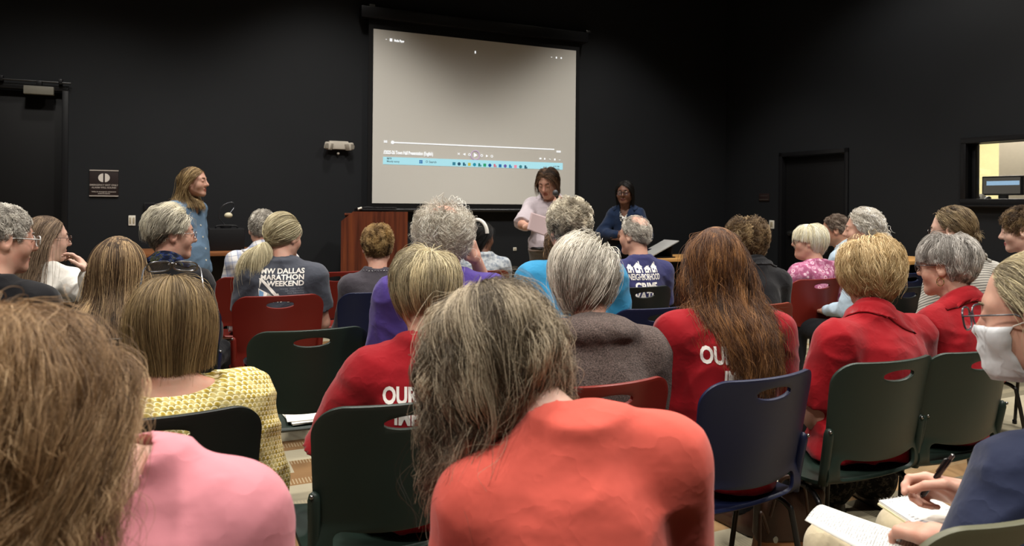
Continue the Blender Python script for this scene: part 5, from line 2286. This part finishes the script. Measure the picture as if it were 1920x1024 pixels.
# ------------------------------------------------------------------ middle row
J = person('oldman', 'older man with cropped grey hair and clear glasses in a black jacket', 4, 447, 2.75, 5, -38, pitch=6, sw=.175, male=True, hs=1.03, skin_='pink', face=True, hcol=('#6a655e', '#a39e95', '#d8d4cb'), neck_r=.06, fat=.004, lean=(0, .07),
           hair=dict(len=.028, vol=.008, flow='mix', crown=(0, -.06, .1), n=5000, r=.0006, lift=.6, nape=-.07), shirt=dict(mat=M_BLACKC, sleeve='long', name='jacket'))
glasses(J, J['root'], M_CLEARF, None, 0, .004, .0024, (.025, .019))
J = person('highlights', 'woman with long straight highlighted brown hair in a black top', 221, 500, 2.72, 26, 22, pitch=4, seat=10, sw=.15, hs=.99, hcol=HILITE, 
           hair=dict(len=.5, vol=.03, flow='part', part=0.0, cut=-.215, cutvar=.02, n=7000, r=.0006, body=True, wave=(.004, 1.0), streak=1.5, clumps=150, tuck=.15, G=.8), shirt=dict(mat=M_BLACKC, sleeve='long'))
J = person('purple', 'man with wild wavy white hair in a purple shirt touching his ear', 832, 443, 2.98, 6, 4, pitch=10, sw=.185, male=True, hs=1.03, skin_='pink', hcol=('#8a8275', '#bdb6a8', '#e6e0d3'), neck_r=.062, armk=1.2, hip=1.1, waist=1.15,
           hair=dict(len=.12, len_top=.09, vol=.045, flow='mix', crown=(0, -.01, .12),  bald=((0, -.035, .117), .062), bald_keep=.16, nape=-.1, n=5200, r=.0005, wave=(.01, 2.6), G=.3, mess=.35, fly=.12, lift=.5, clump=.35, stiff=1.5),
           shirt=dict(mat=M_PURPLE, sleeve='short', slen=.85),
           arms={'R': dict(elbow_px=(935, 610, 3.3), wrist_px=(893, 488, 3.12), to_px=(872, 425, 3.05), up=(.8, -.55, .1), spread=.3, k=.88, curls=((.35, .6, .3), (.45, .7, .4), (.5, .8, .5), (.6, .9, .6)))})
J = person('turquoise', 'man with curly grey hair in a turquoise shirt', 1066, 428, 3.2, 10, 20, pitch=4, seat=7, sw=.185, male=True, hs=1.05, skin_='pink', hcol=('#4a4439', '#948b7a', '#d3ccba'), neck_r=.06, armk=1.25, hip=1.1, waist=1.15, hunch=.03,
           hair=dict(len=.06, vol=.02, vol_top=.03, flow='mix', crown=(0, -.03, .12), nape=-.07, wave=(.009, 2.6), clumps=160, clump=.75, n=4200, r=.00075, mess=.3, top_tone=.3, tone=-.12), shirt=dict(mat=M_TURQ, sleeve='short', slen=.85))
MB().tube(smooth_path([tuple(J['Rh'] @ np.array(q) + J['H']) for q in [(-.09, .0, .01), (-.094, -.025, .02), (-.093, -.04, -.005), (-.086, -.03, -.035)]], 16), .0022, 6).build('hearing_aid', M_BLKF, J['root'], True)
J = person('blackcurls', 'woman with curly brown hair in a black top behind the auburn hair', 1398, 452, 3.8, 20, 38, pitch=8, seat=9, sw=.15, hs=.97, hcol=('#2f2216', '#5f4a33', '#a08a66'),
           hair=dict(len=.11, vol=.03, vol_top=.035, flow='mix', crown=(0, -.02, .12), nape=-.1, wave=(.011, 2.8), clumps=140, clump=.7, n=3800, r=.0007, mess=.3), shirt=dict(mat=M_BLACKC, sleeve='short', slen=.8, collar=dict(drop=.02)))

# ------------------------------------------------------------------ second row
J = person('yellow', 'woman with a glossy brown bob in a yellow scale patterned blouse', 322, 600, 1.87, 24, pitch=6, seat=0, sw=.165, hs=.98, hcol=BOBC, armk=1.1, skin_='tan', 
           hair=dict(len=.36, vol=.036, flow='crown', crown=(0, -.0, .12), cut=-.128, cutvar=.005, n=12000, r=.0004, wave=(.002, 1.0), shear=(0, -.3), sh0=.06, tuck=.06, G=.75, F=1.1, streak=.8, clumps=200, clump=.35, top_tone=.12, fly=.015),
           shirt=dict(mat=M_SCALE, sleeve='long', puff=.022, neck='scoop', scoop=((0, -.035, .012), (.12, .085, .045)), wr=1.3, vox=.0065))
glasses(J, J['root'], M_SILV, None, 0, 0, .0026, (.031, .021), (0, .035, .148), .9)
J = person('ourleft', 'woman with short grey blonde hair in a red shirt lettered OUR LI', 797, 545, 2.02, 10, 22, pitch=8, seat=1, sw=.155, hs=.97, hcol=ASH, skin_='pink',
           hair=dict(len=.05, len_top=.17, vol=.012, vol_top=.034, flow='crown', crown=(.015, -.035, .118), nape=-.1, n=7500, r=.00055, wave=(.004, 1.2), top_tone=.35, tone=-.22, tuck=.4, clumps=180), shirt=dict(mat=M_RED, sleeve='short', slen=.98, puff=.008),
           arms={'L': dict(elbow_px=(612, 850, 2.08), wrist_px=(650, 930, 2.35))}, pants=M_RED, foot=((-.13, .48, .44), (-.2, .92, .1)), shoes='#1a1a1c')
OURL = J
J = person('fleece', 'woman with a silver bob and earring in a brown fleece jacket', 1098, 525, 2.2, 12, -14, pitch=10, seat=2, sw=.17, hs=1.0, hcol=('#4f4a42', '#918b80', '#d6d1c5'), skin_='pink', armk=1.1, hunch=.03, lean=(.02, .06),
           hair=dict(len=.07, len_top=.2, vol=.028, vol_top=.042, flow='mix', crown=(.02, .02, .125), dir=(-.5, -.2, 0), nape=-.085, n=8000, r=.00055, wave=(.006, 1.4), tuck=.45, top_tone=.2, tone=-.08, clumps=190), shirt=dict(mat=M_FLEECE, sleeve='long', name='fleece_jacket', off=.016, neckgap=.006, hood=True, wr=.6))
e = J['Rh'] @ (np.array((.079, -.002, -.052)) * J['hs']) + J['H']
MB().tube([tuple(e + np.array((.002, 0, -.0))), tuple(e + np.array((.004, 0, -.02)))], .003, 8).build('earring', M_GOLD, J['root'], True)
J = person('auburn', 'woman with very long wavy auburn hair in a red lettered shirt', 1342, 493, 2.3, 10, -6, pitch=5, seat=3, sw=.165, hs=.99, hcol=RED_B, armk=1.1, lean=(0, .05),
           hair=dict(len=.62, vol=.026, F=.7, flow='part', part=.005, pback=-.9, shear=(.03, .32), gvec=(.05, 0, -1), cut=-.335, cutvar=.035, n=14000, r=.00042, body=True, pts=20, wave=(.016, 2.8), clumps=240, clump=.7, G=.7, streak=1.2, fly=.05), shirt=dict(mat=M_RED, sleeve='short', slen=.85), shoes='#1a1512')
AUB = J
J = person('strawberry', 'woman with a strawberry blonde bob in a red polo shirt', 1630, 512, 2.55, 25, 4, pitch=6, seat=4, noff=(-.05, -.06, -.155), sw=.2, hs=1.0, hcol=STRAW, skin_='pink', armk=1.2, hip=1.1, waist=1.15, fat=.004,
           hair=dict(len=.1, len_top=.15, vol=.04, vol_top=.042, flow='mix', crown=(0, .01, .125), nape=-.1, n=8000, r=.00055, wave=(.007, 1.8), tuck=.35, mess=.2, clumps=230, top_tone=.1), shirt=dict(mat=M_POLO, sleeve='short', slen=.85, collar=True, wr=1.2), pants='#111114', shoes='#3a241a')
J = person('silverpolo', 'woman with short silver hair, glasses and a hoop earring in a red polo', 1775, 498, 2.72, 20, 38, pitch=5, seat=5, sw=.165, hs=.97, hcol=('#625d57', '#9f9a94', '#cfcbc5'), skin_='pink', face=True,
           hair=dict(len=.06, len_top=.11, vol=.018, vol_top=.028, flow='mix', crown=(0, -.02, .125), nape=-.1, ear_cut=.012, recede=.005, n=7500, r=.00055, wave=(.004, 1.4), tuck=.2, mess=.2), shirt=dict(mat=M_POLO, sleeve='short', slen=.85, collar=True, wr=1.2), pants=M_CAMO, legs='skirt')
glasses(J, J['root'], M_DGREY, None, 0, 0, .002)
e = J['Rh'] @ (np.array((-.08, -.003, -.062)) * J['hs']) + J['H']
MB().tube([tuple(e + np.array((0, .016 * math.cos(a), .016 * math.sin(a)))) for a in [2 * math.pi * k / 20 for k in range(20)]], .0016, 6, True).build('earring', M_GOLD, J['root'], True)

# ------------------------------------------------------------------ nearest row
J = person('coral', 'woman with long tousled grey brown hair in a coral blouse', 925, 668, 1.22, 8, 14, pitch=24, roll=-10, sw=.138, hs=1.0, hcol=GBROWN, shoulder_roll=.2, noff=(.11, -.12, -.085), lean=(-.06, .12), hunch=.05, armk=1.05, hip=1.1, waist=1.15, vox=.006,
           hair=dict(len=.42, vol=.045, F=1.1, flow='part', part=-.005, pback=-.1, gvec=(.03, .05, -1), cutdir=(-.5, 0, .866), cut=-.118, cutvar=.03, n=17000, r=.00032, body=True, wave=(.02, 2.3), clumps=260, clump=.75, pts=18, G=.55, streak=1.4, tone=-.2, top_tone=.4, fly=.03, clumpmax=.1), shirt=dict(mat=M_CORAL, sleeve='long', wr=.5, vox=.0062))
J = person('pink', 'woman with curly strawberry brown hair in a pink shirt at bottom left', 2, 785, .8, 8, 5, pitch=18, roll=-6, droop=-.005, sw=.118, hs=1.0, hcol=('#4c3724', '#8f7150', '#c8aa84'), noff_px=(256, 872, .95), lean=(-.1, .02), armk=1.1, hunch=.04,
           hair=dict(len=.36, vol=.045, flow='part', part=0, pback=-.3, cut=-.3, cutvar=.04, n=22000, r=.00024, body=True, phj=.18, wave=(.022, 2.1), clumps=150, clump=.85, fly=.0, lift=.45, pts=22), shirt=dict(mat=M_PINK, sleeve='long', wr=.5, vox=.006))
J = person('notes', 'woman in a white face mask and navy shirt writing on a notepad', 1952, 588, 1.42, 25, 40, pitch=10, sw=.165, hs=1.02, skin_='pink', face=True, hcol=('#4a4235', '#85795f', '#c4b894'), noff=(.026, -.05, -.21), lean=(-.035, .02), armk=1.15, hip=1.1, waist=1.1,
           hair=dict(len=.34, vol=.016, flow='back', recede=.035, cut=-.25, cutvar=.04, n=9000, r=.00035, wave=(.008, 2.2), body=True, G=.6, F=1.0, gvec=(.0, -.06, -1), tuck=.25, clumps=220, clump=.4, fly=.04), shirt=dict(mat=M_NAVY, sleeve='short', slen=.95, puff=.012, vox=.0062), pants=cloth('khaki_cotton', '#b3a78c'),
           arms={'L': dict(elbow_px=(1838, 1110, 1.28), wrist_px=(1768, 1010, 1.38), to_px=(1672, 985, 1.5), up=(-.1, -.5, 1), curls=((.12, .2, .1), (.3, .5, .3), (.45, .7, .4), (.55, .8, .5)), vox=.0036, spread=1.3),
                 'R': dict(elbow_px=(1905, 960, 1.46), wrist_px=(1824, 932, 1.5), to_px=(1735, 908, 1.55), up=(.34, .72, .6), spread=.4, curls=((.5, .8, .35), (.85, 1.15, .6), (1.1, 1.3, .7), (1.25, 1.35, .7)), thumb=((.028, .02, -.008), (.05, .05, -.018), (.047, .083, -.03), (.034, .108, -.042)), vox=.0036)})
NOTE = J

# ------------------------------------------------------------------ the three people standing at the front
J = person('denimdress', 'woman with shoulder length brown hair standing in a light denim shirt dress', 364, 340, 5.9, -100, -88, pitch=0, sw=.145, hs=.98, skin_='pink', face=True, hcol=('#3f2f20', '#77603f', '#b29a6e'), standing=True, hem=.32, hip=1.15, waist=1.2,
           hair=dict(len=.4, vol=.026, flow='part', part=.01, cut=-.2, cutvar=.02, n=2800, r=.0011, body=True, wave=(.008, 1.8), pback=-.5), shirt=dict(mat=M_DENIM, sleeve='long', puff=.01, neck='vee', name='dress', collar=dict(gap=.7), vox=.0095), pants='#22242a', legs='trousers')
DEN = J
J = person('reader', 'man with chin length brown hair reading a sheet aloud in a pale shirt', 1027, 343, 6.6, 166, 156, pitch=24, sw=.165, male=True, hs=1.03, skin_='pink', face=True, hcol=('#1f150e', '#3d2a1c', '#6a4e36'), standing=True, hem=.04, neck_r=.058,
           hair=dict(len=.22, vol=.024, flow='back', cut=-.115, cutvar=.012, n=3600, r=.0009, recede=-.004, mess=.04, fly=0, tuck=.25, G=.7, wave=(.005, 1.4)), shirt=dict(mat=M_LILAC, sleeve='short', slen=.98, puff=.008, collar=dict(gap=.6), vox=.0095), pants=cloth('grey_trousers', '#5f5a54'), shoes='#1a1512',
           arms={'R': dict(elbow_px=(979, 421, 6.5), wrist_px=(990, 425, 6.3), to_px=(1010, 420, 6.22), up=(-.2, .9, .4), curls=((.6, .9, .5),) * 4),
                 'L': dict(elbow_px=(1083, 428, 6.55), wrist_px=(1052, 392, 6.36), to_px=(1043, 376, 6.34), up=(.3, .9, -.2), curls=((.9, 1.2, .7),) * 4, thumb=((.028, .02, -.006), (.045, .045, -.03), (.03, .065, -.045), (.008, .075, -.05)))})
READ = J
J = person('blazer', 'woman with black hair and glasses standing with folded hands in a navy blazer', 1171, 361, 7.55, 158, 160, pitch=3, sw=.12, hs=.97, skin_='brown', face=True, hcol=BLACKH, standing=True, hem=.12,
           hair=dict(len=.26, vol=.016, flow='part', part=.015, cut=-.165, n=2400, r=.0012, wave=(.002, 1), tuck=.2), shirt=dict(mat=M_BLAZER, sleeve='long', neck='vee', name='blazer', collar=dict(gap=.9, drop=.04), off=.014, vox=.0095), pants='#16181f',
           arms={'R': dict(elbow=(.235, .06, 1.02), wrist=(.03, .2, 1.02), dir=(-1, .1, .1), up=(0, 1, .2)), 'L': dict(elbow=(-.235, .06, 1.0), wrist=(-.03, .19, 1.0), dir=(1, .15, .05), up=(0, 1, .2))})
glasses(J, J['root'], M_BLKF, None, 0, 0, .0028)
BLZ = J
# ------------------------------------------------------------------ prints on the shirts
def txt(J, body, x, z, size, bold=.0, align='LEFT', sx=1.0, mat=None, name='print', rot=0.0, shear=0.0):
    V, Fc = text_mesh(body, size, align, bold, .011, sx, 1.0, shear)
    return project_print(name, V, Fc, J['bvh'], mat or M_INK, J['shirt'], x, z, rot=rot)


n_ = MARA['N']
for i, t in enumerate(('MW DALLAS', 'MARATHON', 'WEEKEND')):
    txt(MARA, t, .13, n_[2] - .05 - i * .032, .037, .0011, 'RIGHT', 1.08)
for i, t in enumerate(('saturday  sunday  5k 10k', 'half relay marathon', 'finish line festival')):
    txt(MARA, t, .13, n_[2] - .132 - i * .0115, .010, 0, 'RIGHT', 1.2, plain('grey_print', '#7d7f86', .7, .1))
zb = n_[2] - .065
white = [[(-.105, zb - .01), (-.085, zb - .01), (.03, zb - .125), (.015, zb - .135), (-.08, zb - .035)],
         [(-.1, zb - .015), (-.088, zb - .03), (-.1, zb - .062)], [(-.105, zb - .062), (-.1, zb - .1), (-.06, zb - .13), (-.02, zb - .135), (-.04, zb - .1), (-.06, zb - .082)],
         [(-.02, zb - .11), (.0, zb - .085), (.02, zb - .12), (.0, zb - .135)]]
V, Fc = poly_fill(white)
project_print('print', V, Fc, MARA['bvh'], M_INK, MARA['shirt'], 0, 0)
V, Fc = poly_fill([[(-.1, zb - .07), (-.075, zb - .082), (-.075, zb - .112), (-.1, zb - .1)], [(.0, zb - .1), (.018, zb - .12), (-.01, zb - .125)]])
project_print('print', V, Fc, MARA['bvh'], plain('blue_print', '#6f93b5', .7, .1), MARA['shirt'], 0, 0, lift=.0022)
V, Fc = poly_fill([[(-.055, zb - .082), (-.02, zb - .105), (-.035, zb - .13), (-.06, zb - .12)], [(.045, zb - .12), (.065, zb - .105), (.085, zb - .13), (.05, zb - .135)]])
project_print('print', V, Fc, MARA['bvh'], plain('stone_print', '#a39f96', .7, .1), MARA['shirt'], 0, 0, lift=.0022)

# houses and lettering
n_ = HOUS['N']
zc = n_[2] - .115


def house(x, z, w, h, chim):
    lp = [[(x - w / 2, z), (x + w / 2, z), (x + w / 2, z + h * .58), (x - w / 2, z + h * .58)], [(x - w * .62, z + h * .56), (x + w * .62, z + h * .56), (x, z + h)],
          [(x + w * .2, z + h * .7), (x + w * .32, z + h * .7), (x + w * .32, z + h * chim), (x + w * .2, z + h * chim)]]
    V, Fc = poly_fill(lp)
    project_print('print', V, Fc, HOUS['bvh'], M_INK, HOUS['shirt'], 0, 0)
    V, Fc = poly_fill([[(x - w * .3, z + h * .25), (x - w * .08, z + h * .25), (x - w * .08, z + h * .45), (x - w * .3, z + h * .45)], [(x + w * .14, z), (x + w * .34, z), (x + w * .34, z + h * .34), (x + w * .14, z + h * .34)]])
    project_print('print', V, Fc, HOUS['bvh'], HOUS['shirt'].data.materials[0], HOUS['shirt'], 0, 0, lift=.0026)


HX = .022
for x, w, h, c in ((-.088, .038, .052, .95), (-.036, .047, .062, 1.1), (.022, .041, .042, 1.05), (.072, .04, .058, 1.1)):
    house(HX + x, zc + .042, w, h, c)
txt(HOUS, 'NEIGHBORHOOD', HX, zc, .052, .0012, 'CENTER', .5)
txt(HOUS, 'CRIME', HX, zc - .068, .072, .0028, 'CENTER', .74)
txt(HOUS, 'WATCH', HX, zc - .12, .072, .0028, 'CENTER', .85)

n_ = OURL['N']
txt(OURL, 'OUR LI', -.09, n_[2] - .135, .058, .0022, 'LEFT', .74)
txt(OURL, 'IMPA', -.06, n_[2] - .188, .058, .0022, 'LEFT', .74)
n_ = AUB['N']
txt(AUB, 'OUR LI', -.112, n_[2] - .142, .07, .0026, 'LEFT', .62)
txt(AUB, 'IMPA', -.05, n_[2] - .205, .06, .0026, 'LEFT', .62)
txt(AUB, '38 LOCATIONS', -.03, n_[2] - .235, .034, .0012, 'LEFT', .68)
txt(AUB, '8 COUNTIES', -.02, n_[2] - .262, .034, .0012, 'LEFT', .68)

# buttons on the denim dress, white blouse under the blazer
for i in range(8):
    z = DEN['N'][2] - .2 - i * .092
    hit = DEN['bvh'].ray_cast(Vector((.0, 2, z)), Vector((0, -1, 0)))
    if hit[0]:
        MB().cyl(tuple(hit[0] + Vector((0, .0015, 0))), .0075, .004, 14, 'y').build('button', M_WHITEP, DEN['shirt'], True)
bn = BLZ['N']
lp = [(-.045, bn[2] - .0), (.045, bn[2] - .0), (.035, bn[2] - .12), (.0, bn[2] - .21), (-.035, bn[2] - .12)]
V, Fc = poly_fill([lp])
project_print('blouse', V, Fc, BLZ['bvh'], M_BW, BLZ['root'], 0, 0, y0=2.0, side=-1, lift=.006)
bl = MB()
hx = READ['bvh']
for i in range(4):
    z = READ['N'][2] - .1 - i * .09
    hit = hx.ray_cast(Vector((0, 2, z)), Vector((0, -1, 0)))
    if hit[0]:
        MB().cyl(tuple(hit[0] + Vector((0, .0015, 0))), .005, .003, 12, 'y').build('button', M_WHITEP, READ['shirt'], True)
zb = READ['zp'] - .02
MB().tube([(.172 * math.cos(a), .135 * math.sin(a), zb) for a in [2 * math.pi * k / 32 for k in range(32)]], .016, 8, True).build('belt', plain('black_leather', '#121011', .35, .4), READ['root'], True)
MB().box((0, .15, zb), (.045, .012, .036), .003).build('buckle', M_METAL, READ['root'], True)

# the masked woman: mask, strap, glasses
J = NOTE
Rh, H, hs = J['Rh'], J['H'], J['hs']


def HX_(q):
    return tuple(Rh @ (np.array(q) * hs) + H)


V, Fc = [], []
nu, nv = 21, 10
hb_ = BVHTree.FromPolygons([v.co.copy() for v in J['body'].data.vertices], [tuple(p.vertices) for p in J['body'].data.polygons])
for j in range(nv):
    t = j / (nv - 1)
    for i in range(nu):
        a = -1 + 2 * i / (nu - 1)
        z = -.016 - .105 * t
        q = np.array((.06 * a * (1 - .1 * t * t), .128 - .085 * abs(a) ** 1.9 - .022 * t ** 2 - .02 * (1 - t) ** 2 + .0025 * math.sin(t * 18), z))
        c_ = np.array((0, .0, z - .01 * t))
        dr = (q - c_) / np.linalg.norm(q - c_)
        po, pe = Vector(HX_(c_ + dr * .2)), Vector(HX_(c_))
        hit = hb_.ray_cast(po, (pe - po).normalized())
        if hit[0] is not None:
            rh = .2 - hit[3] / hs + .004
            if rh > np.linalg.norm(q - c_) or abs(a) > .8:
                q = c_ + dr * max(rh, np.linalg.norm(q - c_) if abs(a) <= .8 else rh)
        V.append(HX_(q))
for j in range(nv - 1):
    for i in range(nu - 1):
        Fc.append([j * nu + i, j * nu + i + 1, (j + 1) * nu + i + 1, (j + 1) * nu + i])
mk = pymesh('face_mask', V, Fc, cloth('mask_fabric', '#d3d6d8'), J['root'])
md = mk.modifiers.new('thick', 'SOLIDIFY')
md.thickness = .0025
for s in (-1, 1):
    e0, e1 = V[(nu - 1) if s > 0 else 0], V[(nv - 1) * nu + ((nu - 1) if s > 0 else 0)]
    MB().tube([e0, HX_((s * .0815, .004, -.008)), HX_((s * .088, -.02, .012)), HX_((s * .088, -.03, -.01)), HX_((s * .084, -.014, -.042)), e1], .0014, 6).build('ear_loop', M_WHITEC, mk, True)
glasses(J, J['root'], M_DGREY, None, .002, .014, .002, (.028, .022))

# ------------------------------------------------------------------ things held, worn loose or lying about
def sheet_mat(name, col, lines=True, freq=150.0, ax=1):
    n = N(name)
    v = n.n('ShaderNodeTexCoord').outputs['UV']
    x = n.xyz(v)
    f = n.noise(v, 60, 2)
    base = n.mix(f, col, tuple(min(1, c * 1.08) for c in lin(col)))
    if lines:
        ln = saw(n, x[1], freq, .2, .55)
        wd = n.math('GREATER_THAN', n.noise(n.scale(v, (70, freq, 1)), 1.0, 1), .44)
        mg = n.math('MULTIPLY', n.math('GREATER_THAN', x[0], .1), n.math('LESS_THAN', x[0], .9))
        rag = n.math('LESS_THAN', x[0], n.math('ADD', .55, n.math('MULTIPLY', n.noise(n.scale(v, (0, freq, 1)), 1.0, 1), .7)))
        k = n.math('MULTIPLY', n.math('MULTIPLY', ln, wd), n.math('MULTIPLY', mg, rag))
        base = n.mix(n.math('MULTIPLY', k, .62), base, '#2c2e34')
    n.base(base, .8, .15)
    return n.m


def sheet(name, corners, mat, parent=None, nu=14, nv=14, bend=.0, thick=.0006, origin=(0, 0, 0)):
    """paper from four corners (a b c d going round), bowed along its normal"""
    a, b, c, d = [Vector(q) for q in corners]
    nm = (b - a).cross(d - a).normalized()
    V, Fc, UV = [], [], []
    for i in range(nu + 1):
        for j in range(nv + 1):
            s, t = i / nu, j / nv
            p = a * (1 - s) * (1 - t) + b * s * (1 - t) + c * s * t + d * (1 - s) * t
            V.append(p + nm * bend * math.sin(math.pi * s) - Vector(origin))
            UV.append((s, t))
    for i in range(nu):
        for j in range(nv):
            k = i * (nv + 1) + j
            Fc.append([k, k + nv + 1, k + nv + 2, k + 1])
    o = pymesh(name, V, Fc, mat, parent)
    uvl = o.data.uv_layers.new(name='UVMap')
    for lo in o.data.loops:
        uvl.data[lo.index].uv = UV[lo.vertex_index]
    md = o.modifiers.new('thick', 'SOLIDIFY')
    md.thickness = thick
    o.location = origin
    return o


# the reader's sheet and microphone
hp = READ['M'] @ Vector(hand_pt(READ, 1, (.01, .085, -.02)))
q = [at(996, 398, 6.2), at(1052, 414, 6.3), at(1046, 450, 6.24), at(988, 430, 6.14)]
sheet('paper_sheet', q, sheet_mat('pinkish_sheet', '#ab9798', False), bend=.01, origin=q[0])
tag(bpy.data.objects['paper_sheet'], 'pale pink paper sheet held up by the reading man', 'paper')
gp = READ['M'] @ Vector(hand_pt(READ, 0, (.0, .075, -.035)))
tipm = at(1041, 361, 6.28)
mic = empty('microphone', gp, 0, 'black handheld microphone in front of the reading man', 'microphone')
dm = (tipm - gp)
MB().tube([-.35 * dm, .25 * dm, .75 * dm], [.011, .013, .017], 14).build('handle', M_DARKP, mic, True)
MB().ball(tuple(.95 * dm), .024, 16, (1, 1, 1.1)).build('head', plain('mic_mesh', '#3b3c40', .4, .5, .8, 900), mic, True)
MB().tube([.78 * dm, .82 * dm], .0215, 16).build('ring', M_METAL, mic, True)

# notepad, printed sheet and pen of the woman taking notes
z0 = .70
pc = [at(1648, 944, 1.66), at(1738, 930, 1.72), at(1832, 985, 1.5), at(1762, 1020, 1.44)]
pad = empty('notepad', pc[0], 0, 'spiral notepad on the lap of the masked woman', 'notepad')
nrm = (pc[1] - pc[0]).cross(pc[3] - pc[0]).normalized()
if nrm.z < 0:
    nrm = -nrm


def slab(name, cs, h0, h1, mat, parent, org):
    V = [c + nrm * h0 - org for c in cs] + [c + nrm * h1 - org for c in cs]
    return pymesh(name, V, [[3, 2, 1, 0], [4, 5, 6, 7]] + [[i, (i + 1) % 4, 4 + (i + 1) % 4, 4 + i] for i in range(4)], mat, parent, smooth=False)


slab('back_cover', [c + (c - (pc[0] + pc[2]) / 2) * .03 for c in pc], -.004, 0, plain('cream_card', '#cfc79f', .7, .2), pad, pc[0])
slab('pages', pc, 0, .005, plain('page_edges', '#dcd9d0', .8, .1), pad, pc[0])
pg = sheet('top_page', [c + nrm * .0062 for c in pc], sheet_mat('handwritten_page', '#c4c5c6', True, 17.0), pad, origin=(0, 0, 0))
for v in pg.data.vertices:
    v.co -= pc[0]
for k in range(14):
    b = pc[0].lerp(pc[1], (k + .5) / 14) + (pc[0] - pc[3]).normalized() * .002 + nrm * .002 - pc[0]
    ax = (pc[0] - pc[3]).normalized()
    MB().tube([b + (ax * math.cos(a) + nrm * math.sin(a)) * .0065 for a in [2 * math.pi * i / 10 for i in range(10)]], .0009, 5, True).build('wire_ring', M_METAL, pad, True)
ps_ = [at(1509, 976, 1.6), at(1556, 957, 1.7), at(1735, 1012, 1.5), at(1712, 1085, 1.36)]
sheet('printed_sheet', ps_, sheet_mat('printed_page', '#c9c8c2', True, 40.0), bend=-.022, origin=ps_[0])
tag(bpy.data.objects['printed_sheet'], 'printed white sheet curling off the lap of the masked woman', 'paper')
gr = NOTE['M'] @ Vector(hand_pt(NOTE, 1, (.032, .122, -.04)))
tip, end = at(1722, 939, gr.y + .012), at(1788, 852, gr.y - .03)
pen = empty('pen', tip, 0, 'black ballpoint pen in the hand of the masked woman', 'pen')
dv = end - tip
m_pen = plain('pen_black', '#101012', .25, .5)
MB().tube([Vector((0, 0, 0)), dv * .08, dv * .12], [.0009, .003, .0048], 12).build('nib', m_pen, pen, True)
MB().tube([dv * .12, dv * .3, dv * .9], [.0052, .0058, .0052], 14).build('barrel', m_pen, pen, True)
MB().tube([dv * .42, dv * .46], .0062, 14).build('ring', M_METAL, pen, True)
MB().tube([dv * .9, dv * .985, dv * 1.0], [.0042, .004, .002], 12).build('push_button', M_METAL, pen, True)
sd_ = dv.cross(Vector((0, 1, 0))).normalized()
MB().tube([dv * .88 + sd_ * .005, dv * .86 + sd_ * .0085, dv * .6 + sd_ * .0075], .0012, 6).build('clip', M_METAL, pen, True)

# papers left on the empty chair
c5 = [o for o in bpy.data.objects if o.get('label', '').startswith('empty dark green chair with papers')][0]
cu5 = c5.location
pl = None
for i, (dx, dy, dz, a, c) in enumerate(((.05, .04, .0, .1, '#dcd8cc'), (.06, .035, .004, .02, '#e4e1d8'), (.055, .05, .008, -.06, '#efece4'))):
    o = MB().box((0, 0, 0), (.216, .28, .003), .0008).build('paper_booklet', plain('paper_' + c[1:], c, .8, .1), None)
    M = Matrix.Translation(cu5) @ Matrix.Rotation(YAW, 4, 'Z') @ Matrix.Translation((dx, dy, .4435 + dz)) @ Matrix.Rotation(a, 4, 'Z')
    o.matrix_world = M
    tag(o, ['bottom paper booklet lying on the empty green chair', 'middle paper booklet lying on the empty green chair', 'top paper booklet lying on the empty green chair'][i], 'booklet', 'papers on the empty chair')

# leather tote between the navy and green chairs
bp = at(1468, 1010, 2.52)
bp.z = 0
bag = empty('leather_bag', bp, YAW - .35, 'slouched brown leather tote bag on the carpet between two chairs', 'bag')
bag.scale = (.66, .75, .98)
p, o_ = grid((-.24, -.16, -.02), (.24, .16, .42), .009)
tq = np.clip(p[..., 2] / .36, 0, 1)
qq = np.stack([p[..., 0] - .05 * tq, (p[..., 1] - .03 * tq) * (1 + .7 * tq), p[..., 2]], -1)
d = sd_box(qq, (0, 0, .175), (.165 , .085, .175), .05)
d = smax(d, -sd_box(qq, (0, 0, .34), (.15, .05, .1), .03), .02)
d = d + vnoise(p * np.array((14, 14, 9), np.float32)) * .022
d = np.maximum(d, -p[..., 2])
V, Q = nets(d, o_, .009)
m_lt = N('tan_leather')
vv = m_lt.obj()
m_lt.base(m_lt.mix(m_lt.noise(vv, 14, 4), '#8a5c3a', '#b07d52'), .42, .4)
m_lt.bump(m_lt.noise(vv, 220, 3), .3, .002)
m_dk = plain('dark_leather', '#3a2418', .4, .4, .3, 220)
pymesh('body', relax(V, Q, 1, .4), Q, m_lt.m, bag)
p, o_ = grid((-.24, -.18, .1), (.28, .16, .44), .009)
tq = np.clip(p[..., 2] / .36, 0, 1)
qq = np.stack([p[..., 0] - .05 * tq, (p[..., 1] - .03 * tq) * (1 + .7 * tq), p[..., 2]], -1)
d = smin(np.maximum(sd_box(qq, (0, 0, .22), (.172, .097, .14), .05), .2 - .3 * p[..., 0] * 0 - p[..., 2]), sd_box(qq, (.03, -.03, .35), (.14, .05, .02), .02), .02)
d = d + vnoise(p * np.array((14, 14, 9), np.float32)) * .022
V, Q = nets(d, o_, .009)
pymesh('flap', relax(V, Q, 1, .4), Q, m_dk, bag)
MB().tube(smooth_path([(-.13, -.1, .26), (-.18, -.12, .33), (-.2, -.15, .22), (-.23, -.16, .12), (-.16, -.17, .07), (-.1, -.14, .1)], 40), .009, 8).build('strap', m_dk, bag, True)
MB().tube(smooth_path([(.1, -.06, .3), (.05, -.09, .42), (-.05, -.08, .43), (-.1, -.06, .3)], 30), .008, 8).build('handle', m_dk, bag, True)
MB().cyl((-.1, -.115, .24), .012, .006, 16, 'y').build('buckle', M_METAL, bag, True)
